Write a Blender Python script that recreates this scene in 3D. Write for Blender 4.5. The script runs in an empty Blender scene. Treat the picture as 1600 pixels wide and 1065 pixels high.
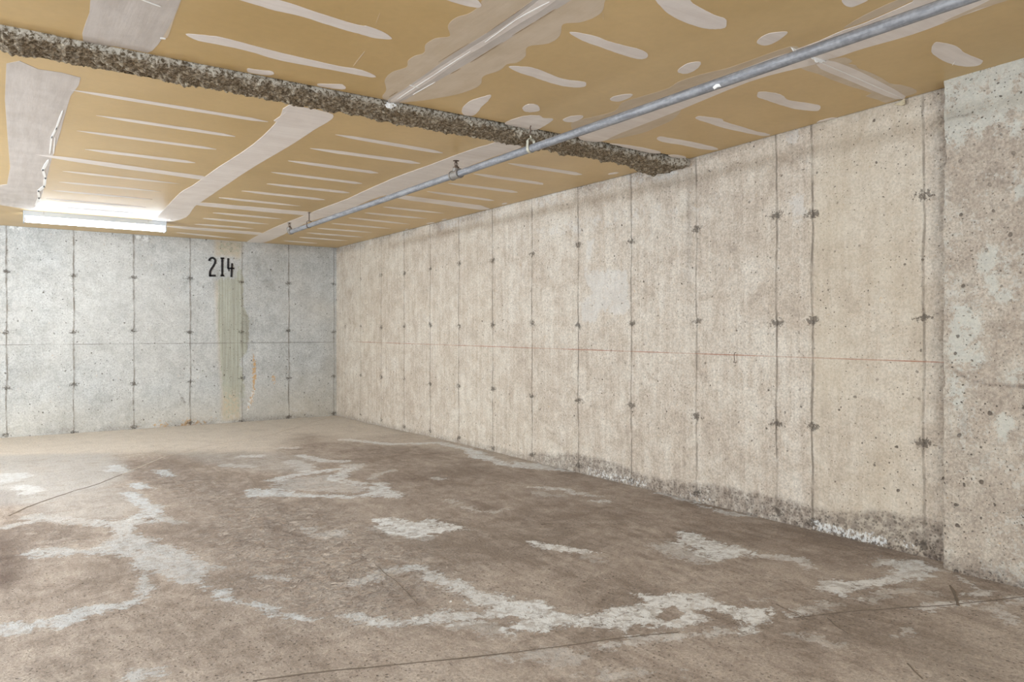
import bpy, bmesh, math, random
import numpy as np
from mathutils import Vector, noise as mnoise

random.seed(7); rng = np.random.RandomState(11)
scene = bpy.context.scene
col = scene.collection
R = math.radians

# ------------------------------------------------------------------ camera
F_PX, CX, HY, CAMZ = 1153.0, 800.0, 518.0, 1.124
TH = R(34.6); S, C = math.sin(TH), math.cos(TH)
WX, DY = 3.69, 9.5            # right wall plane x, back wall plane y
cam_d = bpy.data.cameras.new('camera'); cam = bpy.data.objects.new('camera', cam_d); col.objects.link(cam)
cam_d.sensor_width = 36.0; cam_d.lens = 36.0 * F_PX / 1600.0
cam_d.shift_y = -(532.5 - HY) / 1600.0
cam_d.clip_start = 0.02
cam.location = (0, 0, CAMZ); cam.rotation_euler = (R(90), 0, -TH)
scene.camera = cam

# ------------------------------------------------------------------ pixel -> place
def ray(x, y):
    u = (x - CX) / F_PX; v = (HY - y) / F_PX
    return (S + u * C, C - u * S, v)
YB = 3.40
def zceil(Y):
    Y = np.asarray(Y, float)
    return 2.248 + 0.0205 * np.clip(YB - Y, 0, 2.5)
def sm(a, b, x):
    t = np.clip((np.asarray(x, float) - a) / (b - a), 0, 1); return t * t * (3 - 2 * t)
def zfloor(X, Y):
    return 0.029 * sm(0.5, 3.6, X) * (1 - sm(6.0, 9.2, Y))
def pc(x, y, dz=0.0):                     # point on the ceiling
    d = ray(x, y); k = 1.124 / d[2]
    for _ in range(5):
        k = (float(zceil(k * d[1])) - CAMZ) / d[2]
    return (k * d[0], k * d[1], float(zceil(k * d[1])) + dz)
def pf(x, y):                             # point on the floor
    d = ray(x, y); k = -1.124 / d[2]
    for _ in range(5):
        k = (float(zfloor(k * d[0], k * d[1])) - CAMZ) / d[2]
    return (k * d[0], k * d[1])
def pr(x, y, X=WX):                       # (Y, z) on the right wall
    d = ray(x, y); k = X / d[0]; return (k * d[1], CAMZ + k * d[2])
def pb(x, y):                             # (X, z) on the back wall
    d = ray(x, y); k = DY / d[1]; return (k * d[0], CAMZ + k * d[2])
def tile(ox, oy, s, pts): return [(ox + x / s, oy + y / s) for x, y in pts]
def smooth(pts, n=4, closed=True):
    out = []; N = len(pts)
    rngi = range(N) if closed else range(N - 1)
    for i in rngi:
        if closed: p = [pts[(i + k) % N] for k in (-1, 0, 1, 2)]
        else: p = [pts[max(0, min(N - 1, i + k))] for k in (-1, 0, 1, 2)]
        for j in range(n):
            t = j / n; t2, t3 = t * t, t ** 3
            out.append(tuple(0.5 * (2 * p[1][k] + (p[2][k] - p[0][k]) * t + (2 * p[0][k] - 5 * p[1][k] + 4 * p[2][k] - p[3][k]) * t2
                                    + (3 * p[1][k] - p[0][k] - 3 * p[2][k] + p[3][k]) * t3) for k in range(2)))
    if not closed: out.append(pts[-1])
    return out

# ------------------------------------------------------------------ numpy noise
def _h(ix, iy, s):
    n = (ix.astype(np.int64) * 374761393 + iy.astype(np.int64) * 668265263 + s * 1442695041) & 0xffffffff
    n = ((n ^ (n >> 13)) * 1274126177) & 0xffffffff
    return ((n ^ (n >> 16)) & 0xffff) / 65535.0
def vnoise(x, y, s=0):
    x = np.asarray(x, float); y = np.asarray(y, float)
    ix, iy = np.floor(x), np.floor(y); fx, fy = x - ix, y - iy
    fx = fx * fx * (3 - 2 * fx); fy = fy * fy * (3 - 2 * fy)
    a = _h(ix, iy, s); b = _h(ix + 1, iy, s); c = _h(ix, iy + 1, s); d = _h(ix + 1, iy + 1, s)
    return a + (b - a) * fx + (c - a) * fy + (a - b - c + d) * fx * fy
def fbm(x, y, s=0, o=4):
    t = 0; a = 0.5; k = 1.0
    for i in range(o):
        t = t + a * vnoise(x * k, y * k, s + i * 17); a *= 0.5; k *= 2.03
    return t / (1 - 0.5 ** o)

# ------------------------------------------------------------------ signed distance
def sdf_poly(U, V, pts):
    P = np.array(pts, float); n = len(P)
    best = np.full(U.shape, 1e9); ins = np.zeros(U.shape, bool)
    for i in range(n):
        a, b = P[i], P[(i + 1) % n]; ab = b - a; L = ab.dot(ab) + 1e-12
        t = np.clip(((U - a[0]) * ab[0] + (V - a[1]) * ab[1]) / L, 0, 1)
        d = (U - a[0] - t * ab[0]) ** 2 + (V - a[1] - t * ab[1]) ** 2
        best = np.minimum(best, d)
        if a[1] != b[1]:
            c = ((a[1] > V) != (b[1] > V)) & (U < (b[0] - a[0]) * (V - a[1]) / (b[1] - a[1]) + a[0])
            ins ^= c
    d = np.sqrt(best); return np.where(ins, d, -d)
def sdf_line(U, V, pts, w):
    P = np.array(pts, float); best = np.full(U.shape, 1e9)
    for i in range(len(P) - 1):
        a, b = P[i], P[i + 1]; ab = b - a; L = ab.dot(ab) + 1e-12
        t = np.clip(((U - a[0]) * ab[0] + (V - a[1]) * ab[1]) / L, 0, 1)
        best = np.minimum(best, (U - a[0] - t * ab[0]) ** 2 + (V - a[1] - t * ab[1]) ** 2)
    return w - np.sqrt(best)
def add_mask(cov, stg, U, V, pts, strength, soft=0.03, line=None, warp=None):
    P = np.array(pts); m = soft * 2 + (line or 0) + 0.05
    sel = (U > P[:, 0].min() - m) & (U < P[:, 0].max() + m) & (V > P[:, 1].min() - m) & (V < P[:, 1].max() + m)
    if not sel.any(): return
    u, v = U[sel], V[sel]
    sd = sdf_line(u, v, pts, line) if line else sdf_poly(u, v, pts)
    if warp is not None: sd = sd + warp[sel]
    c = sm(-soft, soft, sd)
    cov[sel] = np.maximum(cov[sel], c)
    if stg is not None: stg[sel] = np.where(c > 0.02, np.maximum(stg[sel], strength * (c > 0.02)), stg[sel])

# ------------------------------------------------------------------ node helper
def lin(c):
    return tuple((x / 255 / 12.92 if x / 255 <= 0.04045 else ((x / 255 + 0.055) / 1.055) ** 2.4) for x in c) + (1.0,)
class NT:
    def __init__(s, name, rough=0.85, metal=0.0):
        s.m = bpy.data.materials.new(name); s.m.use_nodes = True; s.t = s.m.node_tree
        s.b = s.t.nodes['Principled BSDF']; s.b.inputs['Roughness'].default_value = rough
        s.b.inputs['Metallic'].default_value = metal
        s.co = s.t.nodes.new('ShaderNodeTexCoord').outputs['Object']
    def put(s, sock, v):
        if v is None: return
        if hasattr(v, 'is_output'): s.t.links.new(v, sock)
        else: sock.default_value = v
    def noise(s, scale, detail=4, rough=0.55, dist=0.0, vec=None, stretch=None):
        v = vec if vec is not None else s.co
        if stretch is not None: v = s.mapping(v, stretch)
        n = s.t.nodes.new('ShaderNodeTexNoise'); s.put(n.inputs['Vector'], v)
        for k, x in (('Scale', scale), ('Detail', detail), ('Roughness', rough), ('Distortion', dist)): n.inputs[k].default_value = x
        return n.outputs['Fac']
    def noisecol(s, scale, vec=None):
        n = s.t.nodes.new('ShaderNodeTexNoise'); s.put(n.inputs['Vector'], vec or s.co); n.inputs['Scale'].default_value = scale
        return n.outputs['Color']
    def mapping(s, v, sc, rot=(0, 0, 0)):
        n = s.t.nodes.new('ShaderNodeMapping'); s.put(n.inputs['Vector'], v); n.inputs['Scale'].default_value = sc; n.inputs['Rotation'].default_value = rot
        return n.outputs['Vector']
    def math(s, op, a, b=None, c=None):
        n = s.t.nodes.new('ShaderNodeMath'); n.operation = op
        for i, v in enumerate((a, b, c)):
            if v is not None: s.put(n.inputs[i], v)
        return n.outputs[0]
    def vadd(s, a, b, k=1.0):
        m = s.t.nodes.new('ShaderNodeVectorMath'); m.operation = 'SCALE'; s.put(m.inputs[0], b); m.inputs['Scale'].default_value = k
        n = s.t.nodes.new('ShaderNodeVectorMath'); n.operation = 'ADD'; s.put(n.inputs[0], a); s.put(n.inputs[1], m.outputs[0])
        return n.outputs[0]
    def mr(s, v, a, b, c=0.0, d=1.0, smooth=True):
        n = s.t.nodes.new('ShaderNodeMapRange'); n.interpolation_type = 'SMOOTHSTEP' if smooth else 'LINEAR'; n.clamp = True
        for i, x in enumerate((v, a, b, c, d)): s.put(n.inputs[i], x)
        return n.outputs[0]
    def mix(s, f, a, b, blend='MIX'):
        n = s.t.nodes.new('ShaderNodeMix'); n.data_type = 'RGBA'; n.blend_type = blend
        s.put(n.inputs[0], f); s.put(n.inputs[6], a); s.put(n.inputs[7], b)
        return n.outputs[2]
    def attr(s, name):
        n = s.t.nodes.new('ShaderNodeAttribute'); n.attribute_name = name
        q = s.t.nodes.new('ShaderNodeSeparateColor'); s.t.links.new(n.outputs['Color'], q.inputs[0])
        return q.outputs[0], q.outputs[1], q.outputs[2], n.outputs['Alpha']
    def sep(s, v=None):
        n = s.t.nodes.new('ShaderNodeSeparateXYZ'); s.put(n.inputs[0], v or s.co); return n.outputs
    def comb(s, x, y, z=0.0):
        n = s.t.nodes.new('ShaderNodeCombineXYZ')
        for i, v in enumerate((x, y, z)): s.put(n.inputs[i], v)
        return n.outputs[0]
    def pits(s, vec2, scale, r, keep):       # small round holes, one per kept cell
        v = s.t.nodes.new('ShaderNodeTexVoronoi'); v.voronoi_dimensions = '2D'; v.inputs['Scale'].default_value = scale
        s.put(v.inputs['Vector'], vec2)
        q = s.t.nodes.new('ShaderNodeSeparateColor'); s.t.links.new(v.outputs['Color'], q.inputs[0])
        rr = s.math('MULTIPLY', q.outputs[0], r * scale)
        rr = s.math('ADD', rr, r * scale * 0.3)
        e = s.math('DIVIDE', v.outputs['Distance'], rr)
        h = s.mr(e, 1.0, 0.55)
        return s.math('MULTIPLY', h, s.math('LESS_THAN', q.outputs[1], keep))
    def bump(s, h, strength, dist):
        n = s.t.nodes.new('ShaderNodeBump'); s.put(n.inputs['Height'], h); n.inputs['Strength'].default_value = strength
        n.inputs['Distance'].default_value = dist; s.t.links.new(n.outputs[0], s.b.inputs['Normal'])
    def color(s, c): s.put(s.b.inputs['Base Color'], c)
def simple(name, rgb, rough=0.6, metal=0.0, var=0.12, scale=60, bump=0.1):
    m = NT(name, rough, metal); n = m.noise(scale, 4)
    c = lin(rgb); d = tuple(x * (1 - var) for x in c[:3]) + (1,); e = tuple(min(1, x * (1 + var)) for x in c[:3]) + (1,)
    m.color(m.mix(n, d, e)); m.bump(n, bump, 0.001); return m.m

# ------------------------------------------------------------------ mesh helpers
def mesh_obj(name, verts, faces, mats, parent=None, midx=None, smooth_=False):
    me = bpy.data.meshes.new(name); me.from_pydata([tuple(v) for v in verts], [], faces)
    for m in (mats if isinstance(mats, (list, tuple)) else [mats]): me.materials.append(m)
    if midx is not None: me.polygons.foreach_set('material_index', midx)
    if smooth_: me.polygons.foreach_set('use_smooth', [True] * len(me.polygons))
    me.update(); o = bpy.data.objects.new(name, me); col.objects.link(o)
    if parent is not None: o.parent = parent
    return o
def grid_faces(nu, nv, flip=False):
    i = np.arange(nu - 1)[:, None]; j = np.arange(nv - 1)[None, :]
    a = (i * nv + j).ravel(); q = np.stack([a, a + nv, a + nv + 1, a + 1], 1)
    if flip: q = q[:, ::-1]
    return q.tolist()
def set_attr(me, name, arr, total):
    a = np.zeros((total, 4), np.float32); a[:len(arr)] = arr
    l = me.color_attributes.new(name, 'FLOAT_COLOR', 'POINT'); l.data.foreach_set('color', a.ravel())
def box_vf(x0, x1, y0, y1, z0, z1, off=0):
    v = [(x, y, z) for x in (x0, x1) for y in (y0, y1) for z in (z0, z1)]
    f = [(0, 1, 3, 2), (4, 6, 7, 5), (0, 4, 5, 1), (2, 3, 7, 6), (0, 2, 6, 4), (1, 5, 7, 3)]
    return v, [tuple(i + off for i in q) for q in f]
class MB:
    def __init__(s): s.v = []; s.f = []
    def box(s, *a):
        v, f = box_vf(*a, off=len(s.v)); s.v += v; s.f += f; return s
    def add(s, v, f):
        o = len(s.v); s.v += [tuple(p) for p in v]; s.f += [tuple(i + o for i in q) for q in f]; return s
    def tube(s, pts, r, n=14, caps=True):
        pts = [Vector(p) for p in pts]; rs = r if isinstance(r, (list, tuple)) else [r] * len(pts)
        t0 = (pts[1] - pts[0]).normalized(); up = Vector((0, 0, 1)) if abs(t0.z) < 0.9 else Vector((1, 0, 0))
        v = []; nrm = t0.cross(up).normalized()
        for i, p in enumerate(pts):
            t = (pts[min(i + 1, len(pts) - 1)] - pts[max(i - 1, 0)]).normalized()
            nrm = (nrm - t * nrm.dot(t)).normalized(); bi = t.cross(nrm)
            for k in range(n):
                a = 2 * math.pi * k / n; v.append(p + (nrm * math.cos(a) + bi * math.sin(a)) * rs[i])
        f = [(i * n + k, i * n + (k + 1) % n, (i + 1) * n + (k + 1) % n, (i + 1) * n + k) for i in range(len(pts) - 1) for k in range(n)]
        if caps: f += [tuple(range(n))[::-1], tuple((len(pts) - 1) * n + k for k in range(n))]
        return s.add(v, f)
    def lathe(s, c, prof, n=20):
        v = [(c[0] + r * math.cos(2 * math.pi * k / n), c[1] + r * math.sin(2 * math.pi * k / n), c[2] + z) for r, z in prof for k in range(n)]
        f = [(i * n + k, i * n + (k + 1) % n, (i + 1) * n + (k + 1) % n, (i + 1) * n + k) for i in range(len(prof) - 1) for k in range(n)]
        f += [tuple(range(n))[::-1], tuple((len(prof) - 1) * n + k for k in range(n))]
        return s.add(v, f)
    def build(s, name, mat, parent=None, smooth_=False, bevel=0):
        o = mesh_obj(name, s.v, s.f, mat, parent, smooth_=smooth_)
        bm = bmesh.new(); bm.from_mesh(o.data); bmesh.ops.recalc_face_normals(bm, faces=bm.faces); bm.to_mesh(o.data); bm.free()
        if bevel:
            m = o.modifiers.new('bevel', 'BEVEL'); m.width = bevel; m.segments = 2; m.limit_method = 'ANGLE'
        if smooth_:
            e = o.modifiers.new('split', 'EDGE_SPLIT'); e.split_angle = R(40)
        return o
def structure(o): o['kind'] = 'structure'; return o
def tag(o, label, cat, group=None):
    o['label'] = label; o['category'] = cat
    if group: o['group'] = group
    return o
def empty(name, loc, label, cat, group=None):
    o = bpy.data.objects.new(name, None); col.objects.link(o); o.location = loc; o.empty_display_size = 0.1
    return tag(o, label, cat, group)

# ------------------------------------------------------------------ concrete material
def concrete(name, c_dark, c_mid, c_light, patch=0.0, pit=1.0, rough_bump=1.0, streak=1.0, chalk=False, coldjoint=None, paleamt=0.45, palecol=(205, 202, 196), mott=(0.40, 0.60)):
    m = NT(name, 0.92); x, y, z = m.sep()[:3]
    uv = m.comb(m.math('ADD', x, y), z)
    wuv = m.vadd(uv, m.noisecol(14), 0.035)
    big = m.noise(1.3, 5, 0.6); midn = m.noise(7, 6, 0.68, 0.6); fine = m.noise(85, 5, 0.72)
    st = m.noise(1.0, 5, 0.65, vec=m.mapping(m.co, (26, 26, 1.3)))
    v = m.math('ADD', m.math('MULTIPLY', big, 0.22), m.math('ADD', m.math('MULTIPLY', midn, 0.38), m.math('MULTIPLY', m.noise(24, 6, 0.72, 0.5), 0.12)))
    v = m.math('ADD', v, m.math('MULTIPLY', st, 0.22 * streak)); v = m.math('ADD', v, 0.06); v = m.math('ADD', v, 0.22 * (1 - streak) * 0.5)
    c = m.mix(m.mr(v, mott[0], 0.5, smooth=False), lin(c_dark), lin(c_mid))
    c = m.mix(m.mr(v, 0.5, mott[1], smooth=False), c, lin(c_light))
    c = m.mix(m.mr(fine, 0.35, 0.68), c, m.mix(1.0, c, (1.12, 1.12, 1.13, 1), 'MULTIPLY')) if False else c
    g = m.mr(fine, 0.4, 0.6, 0.8, 1.14, smooth=False)
    gc = m.comb(g, g, g); c = m.mix(1.0, c, gc, 'MULTIPLY')
    if patch:
        n2_ = m.noise(38, 5, 0.75); pn = m.noise(5.5, 7, 0.72, 0.5); pm = m.mr(m.math('ADD', pn, m.math('MULTIPLY', m.math('SUBTRACT', n2_, 0.5), 0.8)), 0.54, 0.64)
        c = m.mix(m.math('MULTIPLY', pm, 0.4), c, lin((206, 206, 196)))
        pn2 = m.noise(9, 6, 0.7, 1.4, vec=m.vadd(m.co, m.noisecol(3), 0.3)); c = m.mix(m.math('MULTIPLY', m.mr(pn2, 0.54, 0.62), 0.3), c, lin((128, 116, 104)))
    jo, ti, da, wh = m.attr('ma'); pa, gr, og, wa = m.attr('mb')
    n2 = m.noise(26, 5, 0.7, 0.4); n3 = m.noise(60, 4, 0.7)
    if chalk == 'back': c = m.mix(m.mr(m.noise(0.9, 3), 0.3, 0.7, 0.0, 0.25), c, lin((196, 186, 172)))
    # warm tint, pale skim, green grout, orange weeping
    c = m.mix(m.math('MULTIPLY', wa, m.mr(big, 0.3, 0.7, 0.5, 1.0)), c, lin((192, 177, 152)))
    pe = m.mr(m.math('ADD', pa, m.math('MULTIPLY', m.math('SUBTRACT', m.noise(17, 8, 0.78, 0.4), 0.5), 4.5)), 0.45, 0.85)
    c = m.mix(m.math('MULTIPLY', pe, m.math('MULTIPLY', m.math('MINIMUM', m.math('MULTIPLY', pa, 2.0), 1.0), paleamt)), c, lin(palecol))
    gst = m.noise(1.0, 4, 0.6, vec=m.mapping(m.co, (45, 45, 1.2)))
    ge = m.mr(m.math('ADD', gr, m.math('MULTIPLY', m.math('SUBTRACT', n2, 0.5), 2.2)), 0.3, 0.65)
    gcol = m.mix(m.mr(gst, 0.36, 0.6), lin((158, 155, 138)), lin((178, 178, 160)))
    c = m.mix(m.math('MULTIPLY', ge, m.math('MINIMUM', m.math('MULTIPLY', gr, 2.0), 0.85)), c, gcol)
    oe = m.mr(m.math('ADD', og, m.math('MULTIPLY', m.math('SUBTRACT', n2, 0.5), 3.0)), 0.4, 0.85)
    c = m.mix(m.math('MULTIPLY', oe, 0.8), c, lin((196, 152, 92)))
    # damp, plus the shade painted beside the pillar
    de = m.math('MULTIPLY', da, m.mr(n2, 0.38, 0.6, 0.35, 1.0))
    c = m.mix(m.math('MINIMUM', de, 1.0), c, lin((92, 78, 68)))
    # pits
    p1 = m.pits(wuv, 9, 0.0068 * pit, 0.5); p2 = m.pits(wuv, 26, 0.0034 * pit, 0.5); p3 = m.pits(m.vadd(uv, m.noisecol(30), 0.02), 55, 0.002 * pit, 0.4)
    clump = m.mr(m.noise(2.2, 4, 0.6), 0.42, 0.58, 0.45, 1.0)
    pp = m.math('MULTIPLY', m.math('MAXIMUM', m.math('MAXIMUM', p1, p2), m.math('MULTIPLY', p3, 0.8)), clump)
    c = m.mix(m.math('MULTIPLY', pp, 0.85), c, lin((84, 74, 64)))
    # damp zone is honeycombed
    hc = m.math('MULTIPLY', m.pits(wuv, 60, 0.0075, 0.55), m.math('MINIMUM', m.math('MULTIPLY', da, 1.3), 1.0))
    c = m.mix(m.math('MULTIPLY', hc, 0.6), c, lin((66, 56, 48)))
    # form joint and tie holes
    jn = m.mr(m.noise(1.0, 4, 0.7, vec=m.mapping(m.co, (30, 30, 7))), 0.4, 0.58, 0.4, 1.0)
    c = m.mix(m.math('MULTIPLY', m.mr(jo, 0.1, 1.1), m.math('MULTIPLY', jn, 0.82)), c, lin((108, 97, 84)))
    te = m.mr(m.math('ADD', ti, m.math('MULTIPLY', m.math('SUBTRACT', n3, 0.5), 3.6)), 0.42, 0.7)
    te = m.math('MULTIPLY', te, m.mr(ti, 0.03, 0.15)); c = m.mix(m.math('MULTIPLY', te, 0.72), c, lin((78, 68, 58)))
    # white salts
    n4 = m.noise(1.0, 5, 0.7, vec=m.mapping(m.co, (55, 55, 45))); we = m.math('MULTIPLY', m.mr(m.math('ADD', wh, m.math('MULTIPLY', m.math('SUBTRACT', n4, 0.5), 4.5)), 0.5, 1.0), m.mr(wh, 0.05, 0.3))
    c = m.mix(m.math('MULTIPLY', we, 0.68), c, lin((226, 226, 222)))
    if chalk is True:                       # snapped red chalk line across the right wall
        zl = m.math('ADD', m.math('MULTIPLY', y, 0.0025), 0.974)
        dd = m.math('ABSOLUTE', m.math('SUBTRACT', z, zl))
        fade = m.mr(m.noise(2.2, 4, 0.6), 0.35, 0.62, 0.3, 0.8)
        lim = m.math('MULTIPLY', m.mr(dd, 0.0045, 0.0015), m.mr(y, 9.1, 8.6)); c = m.mix(m.math('MULTIPLY', lim, fade), c, lin((152, 88, 60)))
    if coldjoint:
        dd = m.math('ABSOLUTE', m.math('SUBTRACT', z, coldjoint)); lim = m.math('MULTIPLY', m.mr(dd, 0.007, 0.002), m.mr(m.noise(3, 3), 0.35, 0.55, 0.15, 0.6))
        c = m.mix(lim, c, lin((105, 98, 88)))
    m.color(c)
    h = m.math('SUBTRACT', m.math('ADD', m.math('MULTIPLY', fine, 0.5), m.math('MULTIPLY', midn, 1.0)), m.math('MULTIPLY', pp, 1.6))
    h = m.math('SUBTRACT', h, m.math('MULTIPLY', te, 1.2))
    m.bump(h, 0.65, 0.009 * rough_bump)
    return m.m
M_right = concrete('right_concrete', (164, 149, 133), (187, 173, 156), (206, 196, 181), chalk=True)
M_back = concrete('back_concrete', (154, 153, 148), (178, 178, 174), (197, 197, 193), chalk='back', coldjoint=0.984, streak=0.5, pit=1.15)
M_pier = concrete('pier_concrete', (150, 136, 121), (176, 162, 145), (196, 185, 168), patch=1.0, paleamt=0.5, palecol=(206, 208, 197), pit=1.3, rough_bump=1.9, streak=0.4)

# ------------------------------------------------------------------ gridded walls
def cluster(base, centres, offs):
    b = list(base)
    for c in centres:
        b = [x for x in b if abs(x - c) > max(offs) + 0.006] + [c + o for o in offs]
    return np.array(sorted(b))
JO = [-0.03, -0.016, -0.009, -0.0045, 0, 0.0045, 0.009, 0.016, 0.03]
TO = [-0.04, -0.028, -0.018, -0.01, 0, 0.01, 0.018, 0.028, 0.04]
def wall_grid(u, v, joints, ties, width=0.0065, seed=3, skipz=None):
    U, V = np.meshgrid(u, v, indexing='ij')
    wob = (fbm(V * 3, V * 0 + seed, seed, 4) - 0.5) * 0.022 + (vnoise(V * 40, V * 0 + 5, seed + 3) - 0.5) * 0.004
    near = np.zeros_like(U); jo = np.zeros_like(U); ti = np.zeros_like(U); d = np.zeros_like(U)
    for k, (j, s) in enumerate(joints):
        w = np.exp(-((U - j) / 0.05) ** 2); U2 = U
        near = np.maximum(near, w)
        dist = np.abs(U - j)
        wid = width * (0.7 + 0.9 * fbm(V * 4, V * 0 + k * 7.3, seed + k, 3))
        core = sm(wid * 1.6, wid * 0.4, dist) * s
        jo = np.maximum(jo, core); d = d - 0.002 * core * (0.4 + fbm(V * 20, V * 0 + k, 9, 3))
        for z in ties:
            zz = z + 0.012 * math.sin(k * 2.1 + z * 7)
            dx, dz = U - j, V - zz
            a = np.exp(-((dx / 0.040) ** 2 + (dz / 0.022) ** 2)) * min(1.0, s * 1.25)
            ti = np.maximum(ti, a * (0.75 + 0.35 * vnoise(U * 60, V * 60, 8)))
            d = d + 0.010 * np.exp(-((dx / 0.014) ** 2 + (dz / 0.012) ** 2)) * s
    d = d + (fbm(U * 2.5, V * 2.5, seed, 4) - 0.5) * 0.006
    return U + wob * near, V, U, jo, ti, d

def finish_wall(name, P, nu, nv, ma, mb, mat, flip, back):
    faces = grid_faces(nu, nv, flip); n = len(P)
    bv, bf = box_vf(*back, off=n)
    o = mesh_obj(name, np.vstack([P, np.array(bv)]), faces + bf, mat, smooth_=True)
    for p in o.data.polygons[len(faces):]: p.use_smooth = False
    set_attr(o.data, 'ma', ma, n + 8); set_attr(o.data, 'mb', mb, n + 8)
    return o

# right wall
RJ = [(8.69, .6), (8.08, .75), (7.47, .8), (6.86, .9), (6.27, .9), (5.66, .9), (5.05, 1), (4.44, 1), (3.85, .85), (3.25, .85), (2.65, 1), (2.42, 1), (1.82, .8), (1.3, .6), (0.7, .8), (0.1, .8), (-.5, .8), (-1.1, .8), (9.2, .35)]
RT = [0.075, 0.59, 1.185, 1.785]
u = cluster(np.concatenate([np.arange(-4, 1.5, 0.12), np.arange(1.5, DY + 0.02, 0.022)]), [j for j, s in RJ], JO)
v = cluster(np.concatenate([[-0.1], np.arange(-0.02, 0.3, 0.012), np.arange(0.3, 2.36, 0.024)]), RT, TO)
Uw, V, U, jo, ti, d = wall_grid(u, v, RJ, RT, seed=5)
h = 0.115 + 0.07 * (fbm(U * 2.2, V * 0, 21, 4) - 0.5) * 2 + 0.03 * sm(2.2, 1.8, U)
h = h * (0.35 + 0.65 * sm(6.0, 4.3, U))
zf = V - zfloor(WX, U)
damp_shade = 0.68 * sm(0.02, -0.02, zf - h + 0.03 * (fbm(U * 14, V * 14, 4, 3) - 0.5)) * (0.35 + 0.65 * sm(6.2, 4.2, U))
damp_shade = np.maximum(damp_shade, 0.95 * sm(0.05, 0.0, zf - 0.015) * sm(3.6, 2.2, U))
damp_shade = np.maximum(damp_shade, 0.35 * sm(0.05, 0.0, zf - 0.01))
top = zceil(U) - V                                       # smudges under the ceiling
damp_shade = np.maximum(damp_shade, 0.42 * sm(0.13, 0.02, top) * sm(0.35, 0.7, fbm(U * 3, V * 5, 31, 4)) * sm(2.8, 3.6, U))
dr = fbm(U * 16, V * 0.7, 41, 3)                        # rusty drips under the beam
damp_shade = np.maximum(damp_shade, 0.38 * sm(0.55, 0.78, dr) * np.exp(-((U - 3.6) / 0.55) ** 2) * sm(1.0, 1.9, V))
damp_shade = np.maximum(damp_shade, 0.5 * sm(1.80, 1.69, U) * sm(0.2, 0.6, fbm(U * 8, V * 2, 51, 3)))  # shade in the recess beside the pillar, painted into the wall colour
white = np.zeros_like(U)
for a, b, z0, z1, s in ((2.0, 2.42, 0.0, 0.055, .85), (1.84, 1.96, 0.02, 0.06, .55), (3.7, 4.35, 0.0, 0.06, .55), (3.1, 3.4, 0.0, 0.05, .35)):
    white = np.maximum(white, s * sm(a - .04, a + .04, U) * sm(b + .04, b - .04, U) * sm(z1 + .012, z1 - .012, zf + 0.02 * (vnoise(U * 70, V * 0, 5) - .5)) * sm(z0 - .005, z0 + .01, zf))
pale = np.zeros_like(U); skim = tile(500, 360, 2.662, [(1110, 40), (1140, 30), (1130, 90), (1110, 170), (1200, 160), (1280, 170), (1290, 340), (1230, 350), (1170, 330), (1150, 390), (1090, 380), (1080, 300), (1130, 260), (1100, 190)])
add_mask(pale, None, U, V, [pr(*p) for p in skim], 1, 0.03)
add_mask(pale, None, U, V, [pr(x, y) for x, y in [(1236, 305), (1256, 300), (1262, 330), (1245, 350), (1235, 330)]], 1, 0.05)
pale = np.maximum(pale, 0.6 * sm(0.14, 0.07, top) * sm(0.42, 0.6, fbm(U * 2.5, V * 4, 61, 4)))
pale = np.maximum(pale, 0.55 * np.exp(-((V - 1.95) / 0.1) ** 2) * np.exp(-((U - 4.3) / 1.6) ** 2))
warm = 0.45 * sm(2.46, 2.38, U) * sm(1.75, 1.85, U) * (0.4 + fbm(U * 3, V * 2, 71, 3)) + 0.12 * sm(0.45, 0.7, fbm(U * 1.2, V * 0.7, 72, 3))
P = np.stack([WX + d, Uw, V], -1).reshape(-1, 3)
ma = np.stack([jo * sm(0.02, 0.08, zf), ti, damp_shade, white], -1).reshape(-1, 4)
mb = np.stack([pale, pale * 0, pale * 0, np.clip(warm, 0, 1)], -1).reshape(-1, 4)
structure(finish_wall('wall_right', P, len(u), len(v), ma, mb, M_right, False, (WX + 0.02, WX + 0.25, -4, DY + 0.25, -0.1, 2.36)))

# back wall
BJ = [(-4.22, 1), (-3.61, 1), (-3.0, 1), (-2.4, 1), (-1.79, 1), (-1.18, 1), (-0.58, 1), (0.032, 1), (0.647, 1), (1.245, .9), (1.854, .85), (2.459, .7), (3.045, .9), (3.652, .7)]
BT = [0.02, 0.53, 1.125, 1.753]
u = cluster(np.concatenate([np.arange(-5, -0.5, 0.1), np.arange(-0.5, WX + 0.03, 0.022)]), [j for j, s in BJ], JO)
v = cluster(np.concatenate([[-0.1], np.arange(-0.02, 2.36, 0.022)]), BT, TO)
Uw, V, U, jo, ti, d = wall_grid(u, v, BJ, BT, seed=15, width=0.0075)
T4 = lambda pts: [pb(290 + x / 3.55, 360 + y / 3.55) for x, y in pts]
green = np.zeros_like(U)
add_mask(green, None, U, V, T4([(168, 60), (320, 60), (300, 130), (325, 290), (318, 420), (350, 470), (352, 600), (335, 680), (300, 720), (320, 830), (340, 900), (300, 1030), (210, 1050), (200, 800), (190, 640), (178, 500), (182, 300), (165, 150)]), 1, 0.035)
green = np.clip(green, 0, 1); gz = np.ones_like(U); gz = 0.45 + 0.55 * sm(1.97, 1.80, V) * sm(0.25, 0.6, V)
num = np.zeros_like(U); add_mask(num, None, U, V, T4([(120, 130), (285, 130), (285, 270), (120, 270)]), 1, 0.04); gz = gz * (1 - 0.75 * num)
green = green * gz
orange = np.zeros_like(U)
add_mask(orange, None, U, V, T4([(372, 640), (385, 700), (395, 800), (385, 880), (370, 960), (335, 1010), (350, 950), (372, 870), (368, 760)]), 1, 0.02)
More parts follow.
